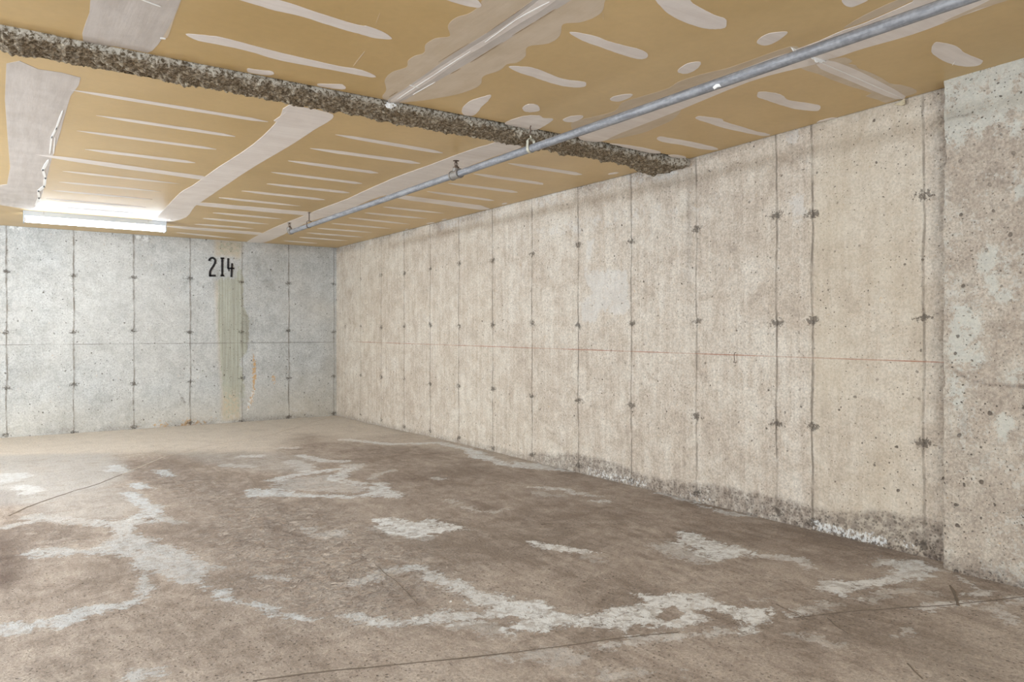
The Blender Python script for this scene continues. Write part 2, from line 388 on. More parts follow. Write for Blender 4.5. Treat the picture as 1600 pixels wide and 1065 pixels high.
add_mask(orange, None, U, V, T4([(480, 800), (500, 800), (498, 850), (482, 850)]), 1, 0.03)

o2 = 0.75 * np.exp(-((U - 1.75) / 0.35) ** 2) * sm(0.16, 0.02, V) * sm(0.35, 0.6, fbm(U * 6, V * 6, 12, 3)); orange = np.maximum(orange * .85, o2)
white = np.zeros_like(U); add_mask(white, None, U, V, T4([(378, 860), (385, 880), (370, 950), (345, 1000), (330, 1000), (355, 940)]), 1, 0.012)
for x0, y0, x1, y1 in ((14, 352, 22, 358), (26, 352, 35, 359), (213, 368, 221, 373), (224, 367, 232, 377)):
    add_mask(white, None, U, V, [pb(x0, y0), pb(x1, y0), pb(x1, y1), pb(x0, y1)], 1, 0.012)
damp_shade = 0.42 * sm(0.10, 0.0, V) * sm(0.3, 0.6, fbm(U * 4, V * 8, 14, 3)) + 0.28 * sm(0.12, 0.0, 2.248 - V) * sm(0.4, 0.65, fbm(U * 3, V * 5, 33, 4))
scr = np.zeros_like(U); add_mask(scr, None, U, V, [pb(279, 611), pb(284, 620), pb(289, 630)], 1, 0.008, line=0.004); damp_shade = np.maximum(damp_shade, scr * .9)
add_mask(scr, None, U, V, T4([(315, 440), (350, 470), (352, 600), (335, 690), (322, 600)]), 1, 0.03); damp_shade = np.maximum(damp_shade, 0.28 * scr)
pale = 0.5 * sm(0.5, 0.66, fbm(U * 2.2, V * 2.2, 81, 5))
smear = np.zeros_like(U); add_mask(smear, None, U, V, T4([(165, 55), (320, 60), (305, 150), (280, 160), (270, 140), (165, 140)]), 1, 0.04); add_mask(smear, None, U, V, T4([(165, 280), (182, 280), (200, 680), (205, 1050), (300, 1050), (295, 850), (200, 860), (186, 690)]), 1, 0.04)
warm = 0.9 * smear + 0.25 * sm(0.5, 0.05, V) + 0.35 * sm(2.3, 3.4, U) * sm(0.3, 0.7, fbm(U, V, 7, 3)) 
P = np.stack([Uw, DY + d, V], -1).reshape(-1, 3)
ma = np.stack([jo, ti, damp_shade, white], -1).reshape(-1, 4); mb = np.stack([pale, green, orange, np.clip(warm, 0, 1)], -1).reshape(-1, 4)
wall_back = structure(finish_wall('wall_back', P, len(u), len(v), ma, mb, M_back, True, (-5, WX + 0.25, DY + 0.02, DY + 0.25, -0.1, 2.36)))
M_left = concrete('left_concrete', (160, 154, 146), (180, 174, 166), (198, 193, 186))
mb_ = MB(); mb_.box(-5.25, -5, -4, DY + 0.25, -0.1, 2.36)
structure(mb_.build('wall_left', M_left))

# painted stall number
M_black = simple('black_paint', (24, 20, 20), 0.7, var=0.4, scale=90)
num_root = mesh_obj('painted_number', [], [], M_black, wall_back)
num_root['label'] = 'black painted stall number 214'
def dpt(x, y): X, z = pb(310 + x / 21.3, 390 + y / 21.3); return (X, z)
def digit(strokes, k):
    V_, F_ = [], []
    for pts, w in strokes:
        pts = smooth(pts, 5, closed=False) if len(pts) > 2 else pts
        P2 = [dpt(*p) for p in pts]; L, Rr = [], []
        for i, p in enumerate(P2):
            a = P2[max(0, i - 1)]; b = P2[min(len(P2) - 1, i + 1)]; t = np.array([b[0] - a[0], b[1] - a[1]]); t /= np.linalg.norm(t) + 1e-9
            ww = (w[i * len(w) // len(P2)] if isinstance(w, list) else w) / 21.3 * 0.0082 / 2 * 1.0 * (1 + 0.12 * math.sin(i * 2.7 + k))
            L.append((p[0] - t[1] * ww, p[1] + t[0] * ww)); Rr.append((p[0] + t[1] * ww, p[1] - t[0] * ww))
        o = len(V_); n = len(P2)
        for q in L: V_.append((q[0], DY - 0.0062, q[1]))
        for q in Rr: V_.append((q[0], DY - 0.0062, q[1]))
        for q in L: V_.append((q[0], DY + 0.004, q[1]))
        for q in Rr: V_.append((q[0], DY + 0.004, q[1]))
        for i in range(n - 1):
            F_ += [(o + i, o + i + 1, o + n + i + 1, o + n + i), (o + i, o + 2 * n + i, o + 2 * n + i + 1, o + i + 1), (o + n + i, o + n + i + 1, o + 3 * n + i + 1, o + 3 * n + i)]
        F_ += [(o, o + n, o + 3 * n, o + 2 * n), (o + n - 1, o + 3 * n - 1, o + 4 * n - 1, o + 2 * n - 1)]
    m = MB(); m.add(V_, F_); return m.build('digit', M_black, num_root)
digit([([(362, 375), (372, 320), (430, 275), (500, 280), (555, 340), (552, 430), (500, 540), (430, 640), (392, 720), (385, 800), (385, 890)], 62), ([(365, 862), (575, 862)], 62)], 1)
digit([([(793, 270), (790, 560), (790, 880)], 58), ([(735, 285), (860, 285)], 48), ([(732, 862), (856, 862)], 50)], 2)
digit([([(990, 280), (988, 450), (985, 620)], 56), ([(965, 620), (1190, 620)], 52), ([(1120, 450), (1108, 640), (1096, 912)], 56), ([(1012, 640), (1012, 715)], 26)], 3)

# ------------------------------------------------------------------ concrete pillar on the right
PX, PY = 3.58, 1.675
u = np.concatenate([np.arange(0.3, 1.2, 0.03), np.arange(1.2, PY + 0.001, 0.0095)]); u[-1] = PY
v = np.arange(-0.06, 2.33, 0.0125)
U, V = np.meshgrid(u, v, indexing='ij')
edge = sm(PY - 0.05, PY, U)
chip = np.clip(fbm(V * 9, V * 0, 91, 5) - 0.6, 0, 1) * 0.06 + (fbm(V * 40, V * 0, 92, 3) - 0.5) * 0.010
chip = chip + 0.012 * np.exp(-((V - 1.93) / 0.05) ** 2)
dpx = (fbm(U * 5, V * 5, 93, 5) - 0.5) * 0.012 + 0.003 * edge ** 3
Uy = U - chip * edge
P1 = np.stack([PX + dpx, Uy, V], -1)
# return face towards the wall recess
w = np.linspace(0, 0.125, 8)
W2, V2 = np.meshgrid(w, v, indexing='ij')
e0 = Uy[-1][None, :] + 0 * W2; x0 = (PX + dpx[-1])[None, :] + W2
P2 = np.stack([x0, e0 + (fbm(W2 * 20, V2 * 8, 94, 3) - 0.5) * 0.008 * (W2 > 0), V2], -1)
P = np.vstack([P1.reshape(-1, 3), P2.reshape(-1, 3)])
n1, nv = len(u), len(v)
faces = grid_faces(n1, nv, False) + [tuple(i + n1 * nv for i in q) for q in grid_faces(8, nv, False)]
topd = zceil(U) - V; zf = V - zfloor(PX, U)
mint = np.zeros_like(U)
mint = np.maximum(mint, sm(0.32, 0.18, topd + 0.45 * (1.35 - U) * 0 + 0.25 * sm(1.3, 1.65, U) * -0.3))
def pp(x, y): return pr(x, y, PX)
for pl in ([(1560, 180), (1600, 170), (1600, 215), (1580, 208)], [(1486, 195), (1500, 190), (1505, 215), (1492, 225)], [(1530, 390), (1555, 375), (1575, 400), (1570, 440), (1590, 470), (1560, 480), (1545, 460), (1525, 430)],
           [(1490, 480), (1530, 470), (1545, 520), (1530, 575), (1500, 580), (1480, 560), (1480, 520)], [(1560, 585), (1600, 570), (1600, 600), (1580, 610)], [(1545, 640), (1590, 645), (1600, 690), (1560, 690)], [(1482, 575), (1500, 570), (1505, 640), (1484, 640)],
           [(1585, 270), (1600, 290), (1600, 330), (1585, 310)]):
    add_mask(mint, None, U, V, [pp(*p) for p in pl], 1, 0.05)
damp_shade = 0.5 * sm(0.11, 0.0, zf + 0.03 * (fbm(U * 6, V * 0, 95, 3) - .5)) + 0.25 * sm(0.05, 0.0, zf)
cr = np.zeros_like(U)
add_mask(cr, None, U, V, [pp(1472, 186), pp(1500, 181), pp(1520, 176)], 1, 0.008, line=0.002)
add_mask(cr, None, U, V, [pp(1490, 580), pp(1515, 592), pp(1545, 601), pp(1575, 603), pp(1600, 604)], 1, 0.009, line=0.002)
damp_shade = np.maximum(damp_shade, cr * 0.95)
pale = mint * 0.9
ma = np.stack([0 * U, 0 * U, damp_shade, 0 * U], -1).reshape(-1, 4); ma = np.vstack([ma, np.tile(np.array([[0, 0, 0.3, 0]]), (8 * nv, 1))])
mbm = np.stack([pale, 0.0 * pale, 0 * U, 0 * U], -1).reshape(-1, 4); mbm = np.vstack([mbm, np.zeros((8 * nv, 4))])
bv, bf = box_vf(PX + 0.03, WX + 0.005, 0.3, PY - 0.13, -0.06, 2.315, off=len(P))
pil = mesh_obj('concrete_pillar', np.vstack([P, bv]), faces + bf, M_pier, smooth_=True)
set_attr(pil.data, 'ma', ma, len(P) + 8); set_attr(pil.data, 'mb', mbm, len(P) + 8)
tag(pil, 'rough beige concrete pillar with pale mint patches and a chipped edge, standing proud of the right wall', 'pillar')

# ------------------------------------------------------------------ floor
mf = NT('floor_concrete', 0.82)
cov, stg, dk, lt = mf.attr('ma'); bl, rd, sc_, gy = mf.attr('mb')
x, y, z = mf.sep()[:3]
big = mf.noise(1.1, 6, 0.62, 0.4); midn = mf.noise(6, 7, 0.7, 0.8); fine = mf.noise(75, 6, 0.75); grit = mf.noise(190, 3, 0.7)
sw = mf.noise(1.0, 6, 0.65, 0.5, vec=mf.mapping(mf.vadd(mf.co, mf.noisecol(0.8), 0.35), (22, 5, 5), (0, 0, R(35))))
v = mf.math('ADD', mf.math('MULTIPLY', big, 0.4), mf.math('MULTIPLY', midn, 0.35)); v = mf.math('ADD', v, mf.math('MULTIPLY', sw, 0.25))
c = mf.mix(mf.mr(v, 0.43, 0.5, smooth=False), lin((138, 124, 111)), lin((162, 148, 135)))
c = mf.mix(mf.mr(v, 0.5, 0.58, smooth=False), c, lin((184, 171, 158)))
rough_zone = mf.math('MULTIPLY', sc_, mf.mr(mf.noise(16, 6, 0.75, 0.8), 0.47, 0.6))
c = mf.mix(mf.math('MULTIPLY', rough_zone, 0.6), c, lin((212, 200, 188)))
rz2 = mf.math('MULTIPLY', sc_, mf.mr(mf.noise(11, 5, 0.72, 1.2, vec=mf.vadd(mf.co, (3.1, 1.7, 0), 1.0)), 0.5, 0.62)); c = mf.mix(mf.math('MULTIPLY', rz2, 0.8), c, lin((132, 116, 103)))
c = mf.mix(mf.math('MULTIPLY', lt, mf.mr(midn, 0.25, 0.6, 0.75, 1.0)), c, lin((210, 200, 187)))
c = mf.mix(mf.math('MULTIPLY', gy, mf.mr(midn, 0.3, 0.6, 0.55, 1.0)), c, lin((180, 176, 171)))
c = mf.mix(mf.math('MULTIPLY', dk, mf.mr(mf.noise(9, 6, 0.72, 0.8), 0.4, 0.6, 0.35, 1.0)), c, lin((118, 102, 90)))
c = mf.mix(mf.math('MULTIPLY', rd, mf.mr(midn, 0.3, 0.6, 0.4, 1.0)), c, lin((84, 64, 50)))
g = mf.mr(mf.math('ADD', mf.math('MULTIPLY', fine, 0.6), mf.math('MULTIPLY', grit, 0.4)), 0.41, 0.59, 0.74, 1.2, smooth=False); c = mf.mix(1.0, c, mf.comb(g, g, g), 'MULTIPLY')
uvf = mf.vadd(mf.co, mf.noisecol(18), 0.03)
sp = mf.math('MAXIMUM', mf.pits(uvf, 42, 0.0045, 0.6), mf.pits(uvf, 16, 0.006, 0.3))
sp = mf.math('MULTIPLY', sp, mf.mr(mf.noise(1.7, 3), 0.35, 0.6, 0.3, 1.0)); c = mf.mix(mf.math('MULTIPLY', sp, 0.6), c, lin((88, 76, 66)))
ne = mf.noise(13, 8, 0.74, 0.7); nf = mf.noise(42, 5, 0.75, 0.5)
nn = mf.math('ADD', mf.math('MULTIPLY', mf.math('SUBTRACT', ne, 0.5), 3.6), mf.math('MULTIPLY', mf.math('SUBTRACT', nf, 0.5), 2.6))
e = mf.math('MULTIPLY', mf.mr(mf.math('ADD', cov, nn), 0.36, 0.72), mf.mr(cov, 0.03, 0.25))
e = mf.math('MULTIPLY', e, stg); e = mf.math('MULTIPLY', e, mf.mr(mf.noise(24, 6, 0.75, 0.5), 0.4, 0.56, 0.45, 1.0))
wcol = mf.mix(bl, lin((233, 232, 228)), lin((208, 214, 217)))
c = mf.mix(e, c, wcol)
mf.color(c)
hh = mf.math('ADD', mf.math('MULTIPLY', fine, 0.55), mf.math('MULTIPLY', midn, 0.7)); hh = mf.math('ADD', hh, mf.math('MULTIPLY', e, 0.35)); hh = mf.math('SUBTRACT', hh, mf.math('MULTIPLY', sp, 0.7))
hh = mf.math('ADD', hh, mf.math('MULTIPLY', rough_zone, 0.8))
mf.bump(hh, 0.8, 0.011)
M_floor = mf.m

FX = np.concatenate([np.arange(-5, -0.8, 0.15), np.arange(-0.8, 3.2, 0.016), np.arange(3.2, WX - 0.01, 0.012), [WX - 0.008]])
FY = np.concatenate([np.arange(-4, 0.9, 0.15), np.arange(0.9, 6.0, 0.014), np.arange(6.0, DY - 0.012, 0.024), [DY - 0.004]])
U, V = np.meshgrid(FX, FY, indexing='ij')
warp = (fbm(U * 9, V * 9, 3, 4) - 0.5) * 0.05
Z = zfloor(U, V) + (fbm(U * 1.5, V * 1.5, 5, 4) - 0.5) * 0.006 + (fbm(U * 14, V * 14, 6, 3) - 0.5) * 0.003
cov = np.zeros_like(U); stg = np.zeros_like(U); dk = np.zeros_like(U); lt = np.zeros_like(U); rd = np.zeros_like(U); scu = np.zeros_like(U); gy = np.zeros_like(U); bl = np.zeros_like(U)
TP = (0, 640, 4); TQ = (400, 640, 4); TR = (800, 640, 4); TS = (1200, 799, 4); TU = (0, 799, 4); TV = (400, 799, 4); TW = (800, 799, 4)
def fl(T, pts): return [pf(*p) for p in tile(*T, pts)]
def W(T, pts, s, soft=0.03, line=None): add_mask(cov, stg, U, V, fl(T, pts), s, soft * 1.7, (line + 0.015) if line else None, warp * (0.5 if line else 1.2))
W(TQ, [(720, 685), (800, 668), (880, 675), (960, 690), (1000, 700), (1060, 682), (1120, 682), (1180, 700), (1240, 715), (1330, 747), (1240, 755), (1130, 775), (1000, 782), (900, 770), (820, 740)], 1.0)
W(TQ, [(-60, 500), (0, 490), (130, 500), (250, 520), (420, 530), (500, 525), (640, 540), (690, 510), (720, 480), (800, 465), (860, 500), (930, 535), (880, 552), (790, 540), (690, 535), (600, 550), (400, 548), (250, 545), (-60, 540)], .85)
W(TQ, [(100, 440), (250, 405), (400, 385), (520, 370), (560, 370), (520, 430)], .8, line=0.035)
W(TQ, [(520, 430), (650, 460), (800, 460)], .7, line=0.02)
W(TQ, [(100, 440), (520, 400), (560, 450), (700, 470), (680, 520), (100, 500)], .35, 0.05)
W(TQ, [(280, 285), (420, 320), (540, 322)], .7, line=0.04)
W(TQ, [(230, 325), (320, 360), (300, 380)], .45, line=0.06)
W(TQ, [(560, 350), (640, 345), (610, 370)], .5, line=0.05)
W(TQ, [(550, 185), (700, 200), (850, 215), (1000, 210), (1140, 205), (1230, 225), (1310, 245)], .75, line=0.045)
W(TQ, [(160, 238), (250, 238)], .5, line=0.04)
W(TQ, [(720, 430), (760, 400), (850, 380)], .4, line=0.02)
W(TQ, [(1130, 425), (1150, 432)], .6, line=0.03)
W(TQ, [(1320, 610), (1400, 635), (1480, 640), (1560, 625)], .45, line=0.015)
W(TQ, [(1150, 550), (1230, 560), (1260, 590), (1200, 590)], .4, 0.05)
W(TQ, [(1300, 245), (1350, 240), (1440, 275), (1500, 305), (1598, 330), (1598, 358), (1490, 340), (1440, 315), (1330, 295)], .9)
W(TR, [(-10, 318), (180, 335), (390, 385), (250, 380), (100, 368), (-10, 362)], .8)
W(TR, [(930, 520), (1040, 550), (1160, 578)], .8, line=0.02)
W(TR, [(1130, 585), (1300, 620), (1520, 665), (1400, 665), (1250, 635)], .75)
W(TR, [(130, 485), (260, 495), (360, 500), (380, 520), (440, 525)], .75, line=0.022)
W(TR, [(150, 520), (200, 535), (300, 538)], .3, line=0.03)
W(TR, [(480, 540), (530, 540)], .7, line=0.012); W(TR, [(515, 572), (605, 572)], .8, line=0.018)
W(TR, [(100, 820), (230, 835), (330, 850), (400, 870), (570, 890), (500, 895), (380, 885), (200, 880), (150, 855)], .95, 0.02)
W(TR, [(420, 900), (560, 900), (560, 950), (430, 930)], .25, 0.05)
W(TR, [(1040, 765), (1100, 760), (1200, 795), (1260, 820), (1420, 850), (1500, 885), (1400, 925), (1300, 930), (1200, 900), (1130, 860), (1050, 820)], 1.0)
W(TR, [(840, 850), (980, 820), (1060, 830), (1200, 900), (1400, 930), (1200, 950), (1080, 950), (900, 890)], .45, 0.04)
W(TS, [(-100, 260), (0, 265), (130, 270), (260, 300), (310, 330), (250, 370), (210, 340), (150, 310), (0, 300), (-100, 290)], .62)
W(TS, [(300, 460), (340, 430), (520, 425), (660, 420), (740, 380), (800, 330), (880, 300), (960, 310), (1000, 330), (1050, 345), (1150, 375), (1020, 365), (950, 375), (1010, 400), (960, 430), (840, 440), (700, 465), (560, 495), (480, 520), (540, 550), (480, 540), (400, 505), (330, 490)], .9)
W(TS, [(600, 330), (720, 320), (760, 310), (680, 350)], .4)
W(TS, [(650, 270), (780, 300), (840, 320), (720, 330)], .35)
W(TS, [(1150, 385), (1220, 395), (1280, 450), (1340, 490), (1400, 500), (1380, 520), (1220, 525), (1300, 505), (1260, 460), (1200, 420)], .6, 0.02)
W(TS, [(880, 600), (1000, 575), (1200, 570), (1400, 545), (1500, 530), (1610, 525), (1610, 545), (1400, 565), (1200, 590), (1000, 612)], .72, 0.02)
W(TS, [(1380, 605), (1500, 575), (1610, 578)], .4, line=0.015)
W(TS, [(1480, 640), (1520, 690), (1560, 680)], .5, line=0.014)
W(TS, [(640, 550), (720, 500), (850, 495), (1000, 505)], .35, line=0.02)
W(TS, [(760, 760), (880, 740), (890, 780), (800, 790)], .4, 0.03)
W(TS, [(180, 770), (300, 790), (420, 830)], .3, line=0.015)
W(TS, [(-20, 590), (80, 610), (200, 640), (190, 660), (60, 640), (-20, 690)], .7)
W(TS, [(190, 625), (290, 605), (380, 580)], .45, line=0.018)
W(TW, [(-20, 525), (0, 530), (100, 555), (200, 565), (250, 600), (350, 630), (450, 645), (540, 640), (570, 620), (630, 590), (720, 585), (800, 580), (830, 560), (770, 520), (850, 515), (950, 510), (1040, 500), (1110, 515), (1200, 520), (1260, 555), (1350, 575), (1480, 600), (1610, 600), (1610, 690), (1500, 720), (1470, 740), (1450, 700), (1360, 640), (1270, 605), (1190, 630), (1170, 680), (1130, 700), (1060, 735), (950, 720), (850, 700), (780, 705), (720, 745), (600, 730), (500, 710), (350, 710), (200, 735), (60, 745), (20, 740), (20, 650), (-20, 645)], 1.0)
W(TW, [(1400, 560), (1500, 540), (1610, 540), (1610, 560), (1500, 570)], .4)
hole = np.zeros_like(U); add_mask(hole, None, U, V, fl(TW, [(870, 655), (980, 600), (1010, 590), (1095, 640), (1040, 672), (960, 690)]), 1, 0.015, None, warp * .5); cov *= (1 - hole)
W(TW, [(600, 830), (850, 795), (1100, 768), (1350, 745), (1480, 730)], .5, line=0.014)
W(TW, [(450, 1020), (700, 985), (1050, 980), (1060, 1000), (800, 1010), (600, 1050)], .3, 0.05)
W(TW, [(150, 890), (340, 900), (300, 920)], .3, line=0.04)
W(TV, [(590, 645), (700, 680), (820, 695), (1010, 690)], .75, line=0.022)
W(TV, [(930, 670), (1020, 670), (1020, 692), (940, 690)], .7, 0.02)
W(TV, [(1060, 650), (1140, 610), (1250, 620), (1400, 620), (1530, 590), (1620, 600), (1620, 640), (1450, 660), (1250, 690), (1150, 705), (1060, 690)], .8)
W(TV, [(980, 345), (1100, 355), (1200, 400), (1330, 460), (1450, 510), (1620, 520), (1620, 610), (1400, 580), (1300, 530), (1170, 490), (1100, 450), (1060, 400)], .8)
W(TV, [(640, 440), (720, 430), (800, 375), (980, 350)], .45, line=0.03)
W(TV, [(1180, 700), (1400, 680), (1620, 720), (1620, 770), (1400, 770)], .25, 0.05)
W(TV, [(1450, 900), (1620, 890), (1620, 950), (1500, 940)], .35, 0.04)
W(TV, [(-20, 560), (60, 580), (180, 620), (400, 670), (320, 675), (200, 660), (60, 620), (-20, 610)], .75)
W(TV, [(0, 395), (200, 400), (210, 430), (0, 420)], .45, 0.03)
W(TV, [(280, 90), (420, 120), (560, 110), (540, 160), (350, 150)], .4, 0.05)
W(TV, [(760, 100), (900, 140), (1080, 160)], .3, line=0.04)
W(TU, [(1310, 470), (1430, 490), (1480, 540), (1620, 570), (1620, 605), (1440, 570), (1330, 520)], .75)
W(TU, [(150, 260), (220, 230), (400, 225), (560, 235), (650, 190), (760, 150), (860, 130), (900, 165), (1000, 170), (960, 200), (1100, 220), (1180, 250), (1230, 300), (1330, 320), (1380, 360), (1280, 390), (1280, 430), (1300, 470), (1180, 450), (1060, 440), (1020, 400), (950, 370), (960, 460), (900, 530), (850, 480), (870, 380), (820, 330), (830, 290), (640, 270), (450, 270), (250, 285)], .52)
W(TU, [(620, 55), (760, 50), (900, 40), (970, 55), (940, 75), (830, 85), (830, 140), (720, 160), (700, 110), (640, 80)], .6)
W(TU, [(200, 30), (400, 55), (640, 75)], .35, line=0.05)
W(TP, [(800, 520), (870, 570), (950, 610), (960, 640), (870, 670)], .7, line=0.04)
W(TP, [(960, 660), (1020, 685), (1120, 705)], .35, line=0.03)
W(TP, [(680, 378), (780, 385), (720, 350)], .6, line=0.04)
W(TP, [(790, 465), (850, 455), (900, 458), (980, 490), (850, 495)], .8)
W(TP, [(950, 370), (1060, 375), (1090, 410), (1040, 420), (980, 395)], .8)
W(TP, [(-10, 400), (190, 395), (190, 415), (0, 470)], .5, 0.05); W(TP, [(130, 480), (220, 500), (170, 520)], .5, line=0.05)
W(TP, [(1530, 290), (1610, 290)], .6, line=0.05); W(TP, [(1400, 345), (1560, 355)], .4, line=0.04); W(TP, [(1540, 510), (1610, 500), (1610, 545), (1560, 540)], .6)
W(TP, [(0, 740), (130, 715), (250, 690)], .4, line=0.03)
W(TU, [(-20, 695), (180, 690), (320, 660), (420, 620), (520, 590), (650, 570), (760, 570), (890, 530), (860, 570), (760, 600), (650, 640), (500, 690), (400, 715), (200, 740), (-20, 770)], .62)
W(TU, [(840, 1020), (960, 1010)], .5, line=0.02)
bl = sm(0.25, 0.6, fbm(U * 0.8, V * 0.8, 8, 3)) * 0.5 + 0.5 * sm(2.2, 0.8, U)
def D(T, pts, s, soft=0.08, A=dk, line=None):
    t = np.zeros_like(U); add_mask(t, None, U, V, fl(T, pts), 1, soft, line, warp); np.maximum(A, t * s, out=A)
D(TP, [(-60, 760), (100, 720), (250, 700), (500, 750), (560, 790), (300, 850), (150, 880), (-60, 920)], .6)
D(TU, [(-60, 130), (150, 200), (140, 260), (300, 310), (200, 420), (60, 460), (-60, 480)], .8, 0.12)
D(TU, [(-60, 130), (60, 180), (120, 300), (120, 420), (40, 470), (-60, 470)], 1.0, 0.12, rd)
D(TP, [(-60, 500), (130, 510), (120, 600), (-60, 640)], .35, 0.1, rd)
D(TP, [(800, 320), (1050, 310), (1250, 330), (1200, 370), (1400, 430), (1000, 470), (880, 440), (800, 440)], .6)
D(TP, [(1060, 350), (1180, 330), (1270, 335), (1180, 370)], .5, 0.04)
D(TP, [(1000, 470), (1600, 450), (1600, 800), (1300, 800), (1150, 700), (900, 760), (1000, 560)], .32, 0.15)
D(TP, [(860, 740), (1000, 680), (1200, 720), (1600, 800), (1600, 900), (1200, 860), (1000, 830)], .38, 0.08)
D(TP, [(1300, 800), (1450, 830), (1450, 900), (1380, 880)], .45, 0.06)
D(TQ, [(0, 640), (300, 760), (420, 900), (200, 900), (0, 720)], .5)
D(TQ, [(870, 425), (1000, 405), (1130, 440), (980, 448)], .95, 0.05)
D(TQ, [(1290, 560), (1420, 560), (1530, 620), (1450, 630), (1330, 600)], .75, 0.05)
D(TQ, [(400, 250), (600, 215), (900, 230), (1200, 245), (1300, 300), (1600, 380), (1600, 560), (1000, 640), (700, 600), (900, 540), (800, 460), (560, 430), (640, 350), (400, 290)], .4, 0.2)
D(TQ, [(0, 560), (600, 560), (700, 680), (500, 720), (0, 640)], .3, 0.1)
D(TR, [(-20, 380), (400, 390), (900, 520), (1600, 700), (1600, 860), (1400, 820), (1000, 740), (800, 700), (-20, 560)], .4, 0.15)
D(TR, [(330, 650), (490, 650), (480, 700), (380, 690)], .6, 0.05)
D(TR, [(-20, 580), (250, 640), (400, 740), (260, 740), (-20, 700)], .35, 0.06)
D(TS, [(-20, 60), (400, 130), (760, 220), (900, 290), (740, 300), (600, 400), (300, 330), (-20, 250)], .45, 0.1)
D(TV, [(450, 500), (900, 400), (1060, 440), (1400, 560), (1080, 620), (900, 650), (520, 610)], .35, 0.06)
D(TV, [(0, 380), (500, 400), (450, 640), (0, 560)], .3, 0.1)
D(TU, [(860, 110), (1000, 90), (1400, 110), (1600, 260), (1600, 500), (1400, 400), (1200, 230), (1000, 190)], .3, 0.1)
D(TW, [(1150, 640), (1270, 620), (1460, 720), (1360, 745), (1060, 750)], .4, 0.04)
D(TU, [(150, 300), (600, 290), (830, 350), (870, 450), (700, 560), (400, 620), (0, 690), (0, 460)], .18, 0.1)
# rough scaled zone (spalled wheel tracks)
D(TP, [(900, 320), (1600, 500), (2000, 600), (2900, 1000), (2500, 1300), (1800, 1350), (1200, 850), (1300, 650), (800, 440)], .9, 0.3, scu)
D(TU, [(0, 100), (600, 60), (600, 250), (0, 300)], .5, 0.2, scu)
# light clean strip along the back wall, greyish dust by the left
D(TP, [(-300, 150), (2080, 20), (2300, 60), (2600, 150), (2200, 185), (1900, 150), (1700, 270), (1000, 262), (700, 275), (-300, 320)], .9, 0.25, lt)
D(TP, [(1800, 60), (2300, 40), (3300, 330), (3200, 330), (2600, 225), (2000, 190)], .45, 0.2, lt)
D(TP, [(-300, 290), (700, 270), (760, 330), (780, 440), (600, 500), (300, 590), (-60, 600), (-300, 480)], .85, 0.12, gy)
D(TP, [(200, 500), (800, 480), (860, 600), (800, 680), (300, 690), (200, 640)], .5, 0.1, gy)
D(TP, [(1100, 270), (1700, 270), (2000, 300), (1900, 400), (1600, 380), (1300, 330)], .5, 0.15, gy)
D(TS, [(1000, 850), (1700, 650), (1700, 1100), (900, 1100)], .28, 0.2, lt)
D(TU, [(-100, 800), (1600, 700), (3000, 900), (4200, 1000), (4200, 1300), (-100, 1300)], .04, 0.3, lt)
P = np.stack([U, V, Z], -1).reshape(-1, 3); n = len(P)
faces = grid_faces(len(FX), len(FY)); bv, bf = box_vf(-5.2, WX + 0.2, -4, DY + 0.2, -0.3, -0.045, off=n)
fo = structure(mesh_obj('floor', np.vstack([P, bv]), faces + bf, M_floor, smooth_=True))
set_attr(fo.data, 'ma', np.stack([cov, stg, dk, lt], -1).reshape(-1, 4), n + 8)
set_attr(fo.data, 'mb', np.stack([bl, rd, scu, gy], -1).reshape(-1, 4), n + 8)

# cracks: thin dark grooves with crumbled edges
M_crack = simple('crack_dirt', (112, 100, 88), 0.95, var=0.4, scale=120)
M_crack2 = simple('joint_dust', (196, 185, 172), 0.95, var=0.3, scale=60)
def crack(pts_px, w0, w1, mat, k=0, jit=0.006):
    P2 = [pf(*p) for p in pts_px]; out = []
    for i in range(len(P2) - 1):
        a, b = np.array(P2[i]), np.array(P2[i + 1]); L = np.linalg.norm(b - a); nn = max(2, int(L / 0.03))
        for j in range(nn): out.append(a + (b - a) * j / nn)
    out.append(np.array(P2[-1])); out = np.array(out); N = len(out)
    t = np.gradient(out, axis=0); t /= np.linalg.norm(t, axis=1)[:, None] + 1e-9; nr = np.stack([-t[:, 1], t[:, 0]], 1)
    s = np.arange(N)
    out = out + nr * ((fbm(s * 0.35, s * 0 + k, 5 + k, 4) - 0.5) * 2 * jit)[:, None]
    w = (w0 + (w1 - w0) * s / N) * (0.45 + 1.1 * fbm(s * 0.5, s * 0 + 3, k, 3)) / 2
    L_ = out + nr * w[:, None]; R_ = out - nr * w[:, None]
    V_ = []
    for dz in (0.0016, -0.004):
        for A in (L_, R_):
            zz = zfloor(A[:, 0], A[:, 1]) + (fbm(A[:, 0] * 1.5, A[:, 1] * 1.5, 5, 4) - 0.5) * 0.006 + (fbm(A[:, 0] * 14, A[:, 1] * 14, 6, 3) - 0.5) * 0.003 + dz
            V_ += list(zip(A[:, 0], A[:, 1], zz))
    F_ = []
    for i in range(N - 1):
        F_ += [(i, i + 1, N + i + 1, N + i), (i, 2 * N + i, 2 * N + i + 1, i + 1), (N + i, N + i + 1, 3 * N + i + 1, 3 * N + i)]
    m = MB(); m.add(V_, F_); m.build('crack', mat, fo)
crack([(14, 806), (40, 793), (75, 780), (115, 767), (150, 757), (190, 741)], 0.012, 0.006, M_crack, 1)
crack([(190, 741), (260, 712), (330, 695), (420, 680), (500, 656), (520, 650)], 0.008, 0.016, M_crack2, 2)
crack([(395, 1064), (480, 1051), (560, 1044), (640, 1036), (720, 1028), (800, 1019)], 0.006, 0.006, M_crack, 3, 0.004)
crack([(800, 1019), (900, 1006), (1000, 992), (1060, 987)], 0.003, 0.003, M_crack, 4, 0.004)
